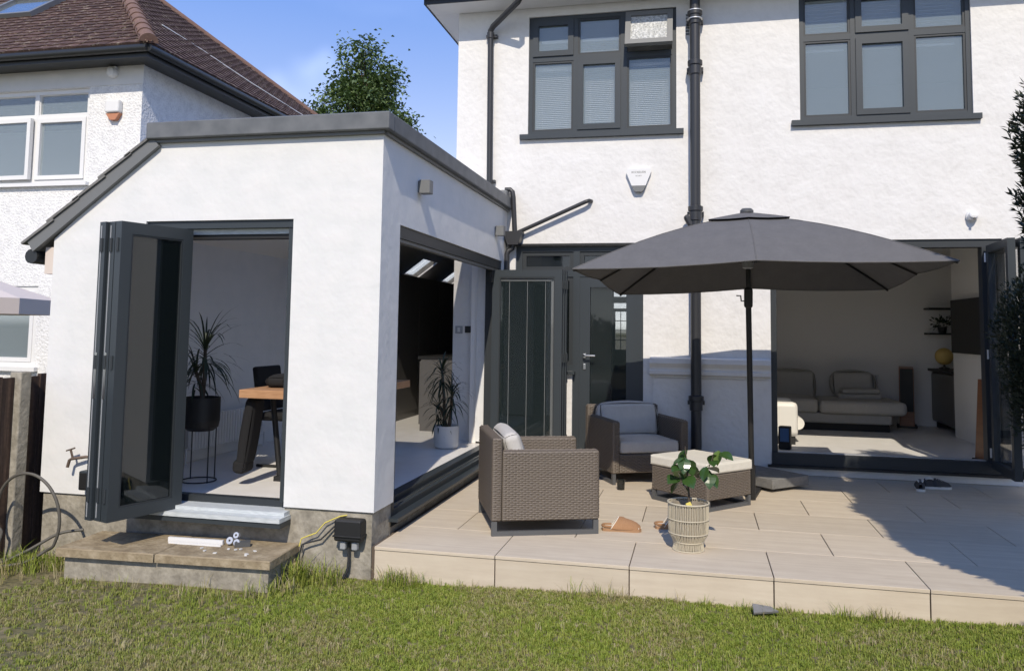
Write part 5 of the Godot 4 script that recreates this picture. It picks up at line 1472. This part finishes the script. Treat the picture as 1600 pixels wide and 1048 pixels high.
func build_small_things():
	# tap and its dark backplate box, hose loop
	var tp = thing("garden_tap", "brass garden tap with a T handle on the extension's left wall", "tap", V(-4.66, 0.475, DE))
	obj("body", MB.new().tube([V(0.06, -0.06, 0.0), V(0.06, 0.0, 0.02), V(0.04, 0.005, 0.04), V(-0.06, -0.01, 0.06), V(-0.075, -0.02, 0.065), V(-0.085, -0.07, 0.07)], 0.011, 8), M.bronze, tp)
	obj("spindle", MB.new().tube([V(-0.055, 0.0, 0.06), V(-0.07, 0.055, 0.065)], 0.008, 8), M.bronze, tp)
	obj("handle", MB.new().tube([V(-0.105, 0.045, 0.065), V(-0.035, 0.068, 0.065)], 0.006, 6), M.bronze, tp)
	var bx = thing("wall_box", "dark electrical box on the extension wall below the tap", "box", V(-4.55, 0.32, DE))
	obj("body", MB.new().rbox(T(V(0, 0.0, 0.045)), V(0.17, 0.135, 0.085), 0.01, 1), M.anth, bx)
	obj("lid", MB.new().rbox(T(V(0, 0.0, 0.092)), V(0.14, 0.11, 0.006), 0.002, 1), M.black, bx)
	var hs = thing("garden_hose", "grey brown garden hose standing in a loose loop by the fence", "hose", V(-4.85, -0.23, 4.0))
	var loop = []
	for k in 27:
		var f = k / 26.0
		var an = lerpf(PI * 1.15, -PI * 0.22, f)
		loop.append(V(0.02 + 0.27 * cos(an) - 0.02 * f, 0.33 + 0.30 * sin(an) if f < 0.6 else 0.33 + 0.30 * sin(an), 0.05 * sin(3.0 * f)))
	loop.append(V(0.13, 0.10, -0.02)); loop.append(V(0.02, 0.03, 0.04)); loop.append(V(-0.15, 0.018, 0.15)); loop.append(V(-0.4, 0.02, 0.22))
	loop.insert(0, V(-0.24, 0.05, 0.03)); loop.insert(0, V(-0.16, 0.02, 0.08)); loop.insert(0, V(0.0, 0.10, -0.02)); loop.insert(0, V(0.16, 0.20, -0.1)); loop.insert(0, V(0.30, 0.22, -0.17))
	var cv = Curve3D.new()
	for k in loop.size():
		var tg = (loop[mini(k + 1, loop.size() - 1)] - loop[maxi(k - 1, 0)]) * 0.16
		cv.add_point(loop[k], -tg, tg)
	var pts = Array(cv.tessellate(3, 4.0))
	obj("tube", MB.new().tube(pts, 0.0105, 8), M.hose, hs)
	# outdoor socket with two grey plugs and its cable
	var so = thing("outdoor_socket", "black weatherproof double socket with two grey plugs on the concrete plinth", "socket", V(-2.575, 0.105, DE - 0.018))
	obj("cover", MB.new().rbox(T(V(0, 0.0, 0.05)), V(0.19, 0.14, 0.10), 0.014, 1), M.black, so)
	obj("lip", MB.new().rbox(T(V(0, -0.035, 0.055)), V(0.20, 0.012, 0.108), 0.004, 1), M.black, so)
	for x in [-0.04, 0.042]: obj("plug", MB.new().rbox(T(V(x, -0.10, 0.055)), V(0.042, 0.055, 0.045), 0.01, 1), M.grey_ui, so)
	obj("cable", MB.new().tube([V(-0.015, -0.07, 0.03), V(-0.012, -0.2, 0.03), V(-0.015, -0.26, 0.035), V(-0.04, -0.32, 0.05)], 0.010, 8), M.pipe, so)
	var yc = thing("yellow_wire", "thin yellow and green wire looping out of the plinth by the socket", "wire", V(-2.62, 0.185, DE - 0.016))
	obj("strand", MB.new().tube([V(0, 0, 0), V(-0.04, -0.005, 0.02), V(-0.14, -0.05, 0.035), V(-0.20, -0.12, 0.04), V(-0.25, -0.14, 0.04), V(-0.30, -0.16, 0.05), V(-0.31, -0.21, 0.06)], 0.0045, 6), M.yellow, yc)
	var gc = thing("grey_cable", "grey cable drooping from the plinth beside the yellow wire", "cable", V(-2.625, 0.165, DE - 0.016))
	obj("strand", MB.new().tube([V(0, 0, 0), V(-0.05, -0.03, 0.02), V(-0.16, -0.14, 0.04), V(-0.25, -0.165, 0.045), V(-0.29, -0.18, 0.05), V(-0.305, -0.25, 0.055), V(-0.30, -0.40, 0.06)], 0.006, 6), M.pipe, gc)
	# left-over trims and hardware on the step
	var tm = thing("white_trim_offcut", "white plastic trim offcut lying on the stone tread", "offcut", V(-3.62, -0.021, 3.90), 0.04)
	obj("board", MB.new().box(V(-0.20, 0.0, -0.02), V(0.20, 0.03, 0.0)), M.white, tm)
	obj("strip", MB.new().box(V(-0.17, 0.0, 0.03), V(0.21, 0.012, 0.042)), M.white, tm)
	var hw = thing("door_hardware", "pile of metal door rollers and brackets on the stone tread", "hardware", V(-3.34, -0.021, 3.88))
	for q in [[V(-0.03, 0.03, 0.0), 0.024], [V(0.01, 0.065, -0.01), 0.02], [V(0.03, 0.025, 0.015), 0.022]]:
		obj("roller", MB.new().lathe(Transform3D(Basis(Vector3.RIGHT, 1.2), q[0]), [Vector2(0.008, -0.012), Vector2(q[1], -0.012), Vector2(q[1], 0.012), Vector2(0.008, 0.012), Vector2(0.008, -0.012)], 14), M.alu, hw)
	obj("bracket", MB.new().obox(T(V(0.06, 0.018, 0.0), 0.5, 0.1), V(0.10, 0.03, 0.05)), M.chair_frame, hw)
	for k in 9:
		var cp = thing("plaster_chip", "small pale plaster chip scattered on the stone tread", "chip", V(-3.45 + rng.randf_range(-0.1, 0.36), -0.0205, 4.0 + rng.randf_range(-0.05, 0.08)), rng.randf() * 3.0, "plaster chips on the step")
		obj("flake", MB.new().prism([Vector2(-0.012, -0.006), Vector2(0.010, -0.008), Vector2(0.014, 0.004), Vector2(-0.004, 0.009)], 0.0, 0.006, Transform3D(Basis(Vector3.RIGHT, -PI * 0.5), V(0, 0, 0))), M.white_dull, cp)
	var sd = thing("tile_shard", "flat grey brown tile shard lying in the grass before the patio", "shard", V(0.03, ground_y(0.0, 3.83) + 0.035, 3.84), 0.3)
	obj("piece", MB.new().prism([Vector2(-0.07, -0.03), Vector2(0.08, -0.02), Vector2(0.05, 0.02), Vector2(-0.05, 0.05)], 0.0, 0.012, Transform3D(Basis(Vector3.RIGHT, -PI * 0.5 + 0.35), V(0, 0, 0))), M.slate, sd)
	# ornaments on the bedroom sill
	for a in [[1.46, 0.14, M.brass, "slim gilt ornament on the bedroom window sill"], [2.04, 0.11, M.orange, "copper coloured candle on the bedroom window sill"], [0.86, 0.08, M.orange, "small pink ornament at the bedroom sill's end"]]:
		var or_ = thing("sill_ornament", a[3], "ornament", V(a[0], 3.66, -0.2))
		obj("body", MB.new().lathe(T(V(0, 0, 0)), [Vector2(0.0, 0.0), Vector2(0.03, 0.0), Vector2(0.025, 0.02), Vector2(0.022, a[1] * 0.5), Vector2(0.026, a[1] * 0.7), Vector2(0.008, a[1]), Vector2(0.0, a[1])], 14), a[2], or_)

func tuft_mesh(n, h, spread, w):
	var m = MB.new()
	for k in n:
		var a = rng.randf() * TAU
		var p = V(cos(a), 0, sin(a)) * spread * sqrt(rng.randf())
		var d = V(rng.randf_range(-1, 1), 0, rng.randf_range(-1, 1)).normalized()
		var s = d.cross(Vector3.UP).normalized() * w * 0.5
		var hh = h * rng.randf_range(0.55, 1.15)
		var lean = rng.randf_range(0.1, 0.75) * hh
		var q = p + V(0, hh * 0.6, 0) + d * lean * 0.35
		var e = p + V(0, hh * rng.randf_range(0.75, 1.0), 0) + d * lean
		m.quad(p - s, p + s, q + s * 0.8, q - s * 0.8)
		m.tri(q - s * 0.8, q + s * 0.8, e)
	return m.mesh()

func scatter(called, label, mesh, spots, group_stuff = true):
	var mm = MultiMesh.new()
	mm.transform_format = MultiMesh.TRANSFORM_3D
	mm.use_colors = true
	mm.mesh = mesh
	mm.instance_count = spots.size()
	for k in spots.size():
		mm.set_instance_transform(k, spots[k][0])
		mm.set_instance_color(k, spots[k][1])
	var o = MultiMeshInstance3D.new()
	o.multimesh = mm
	o.material_override = M.blade
	o.name = numbered(called)
	add_child(o)
	tag(o, label, "grass")
	if group_stuff: stuff(o)
	return o

func build_grass():
	var f = FastNoiseLite.new()
	f.seed = 5
	f.frequency = 0.9
	f.fractal_octaves = 3
	var f2 = FastNoiseLite.new()
	f2.seed = 11
	f2.frequency = 3.0
	var green = [Color(.180, .235, .024), Color(.225, .275, .034), Color(.150, .205, .018), Color(.27, .295, .055)]
	var straw = [Color(.34, .29, .14), Color(.40, .35, .20), Color(.27, .235, .10)]
	var spots = [[], []]
	for k in 95000:
		var x = rng.randf_range(-6.3, 3.4)
		var z = rng.randf_range(PF - 0.02, 6.3)
		if x < XE and z < DE + 0.005: continue
		if x > -4.42 and x < -2.94 and z < 4.17: continue
		var bare = clampf((-2.3 - x) * 0.7, 0.0, 1.0) * clampf(1.7 - absf(z - 4.75) * 1.2, 0.0, 1.0)
		bare = maxf(bare, clampf(1.0 - (z - PF) * 6.0, 0.0, 1.0) * 0.45)
		var n = f.get_noise_2d(x, z)
		if rng.randf() < bare * (0.72 - n * 0.8): continue
		var dry = clampf(0.20 + n * 1.3 + f2.get_noise_2d(x, z) * 0.6 + bare * 0.45, 0.0, 1.0)
		var c = straw[rng.randi() % 3] if rng.randf() < dry * 0.42 else green[rng.randi() % 4]
		c = c.lerp(Color(.24, .215, .075), dry * 0.45)
		var s = rng.randf_range(0.7, 1.25)
		spots[k % 2].append([Transform3D(Basis(Vector3.UP, rng.randf() * TAU) * Basis.from_scale(V(s, s * rng.randf_range(0.7, 1.2), s)), V(x, ground_y(x, z) - 0.002, z)), c])
	scatter("grass", "short patchy green and straw coloured lawn grass", tuft_mesh(11, 0.021, 0.018, 0.0036), spots[0])
	scatter("grass", "short patchy green and straw coloured lawn grass", tuft_mesh(11, 0.027, 0.020, 0.0034), spots[1])
	var stray = []
	for k in 2200:
		var x = rng.randf_range(-6.0, 3.2)
		var z = rng.randf_range(PF + 0.04, 6.0)
		if x < XE and z < DE + 0.03: continue
		if x > -4.42 and x < -2.94 and z < 4.2: continue
		if f.get_noise_2d(x * 1.7 + 9.0, z * 1.7) < -0.05: continue
		var s = rng.randf_range(0.6, 1.2)
		stray.append([Transform3D(Basis(Vector3.UP, rng.randf() * TAU) * Basis.from_scale(V(s, s, s)), V(x, ground_y(x, z) - 0.002, z)), green[rng.randi() % 4] if rng.randf() < 0.6 else straw[rng.randi() % 3]])
	scatter("grass", "taller stray blades standing out of the mown lawn", tuft_mesh(5, 0.058, 0.016, 0.0036), stray)
	# longer uncut grass along the walls
	var long = []
	for a in [[-2.22, 3.79, 0.16, 46, 1.1], [-1.85, 3.77, 0.12, 12, 0.8], [-0.95, 3.78, 0.14, 26, 1.0], [-0.45, 3.78, 0.16, 18, 0.7], [0.50, 3.79, 0.20, 34, 0.9], [1.2, 3.78, 0.3, 16, 0.5], [-2.85, 3.86, 0.14, 60, 1.5], [-2.66, 3.84, 0.10, 30, 1.3], [-2.95, 4.10, 0.12, 40, 1.2], [-3.3, 4.32, 0.25, 30, 0.9], [-3.85, 4.30, 0.25, 22, 0.8], [-4.85, 4.05, 0.22, 90, 1.3], [-4.65, 3.9, 0.15, 40, 1.2], [-5.0, 4.4, 0.2, 60, 1.2], [0.05, 3.78, 0.35, 14, 0.6]]:
		for k in int(a[3] * 0.6):
			var x = a[0] + rng.randfn() * a[2] * 0.6
			var z = maxf(a[1] + rng.randfn() * 0.035 * (2.0 if a[0] < -2.5 else 1.0), PF + 0.02)
			if x < XE and z < DE + 0.02: z = DE + 0.02
			if x > -4.42 and x < -2.94 and z < 4.19: continue
			var c = green[rng.randi() % 4] if rng.randf() < 0.72 else straw[rng.randi() % 3]
			var s = a[4] * rng.randf_range(0.6, 1.2)
			long.append([Transform3D(Basis(Vector3.UP, rng.randf() * TAU) * Basis.from_scale(V(s, s, s)), V(x, ground_y(x, z) - 0.004, z)), c])
	scatter("long_grass", "longer uncut grass tufts growing along the patio edge and step", tuft_mesh(11, 0.125, 0.03, 0.0036), long)
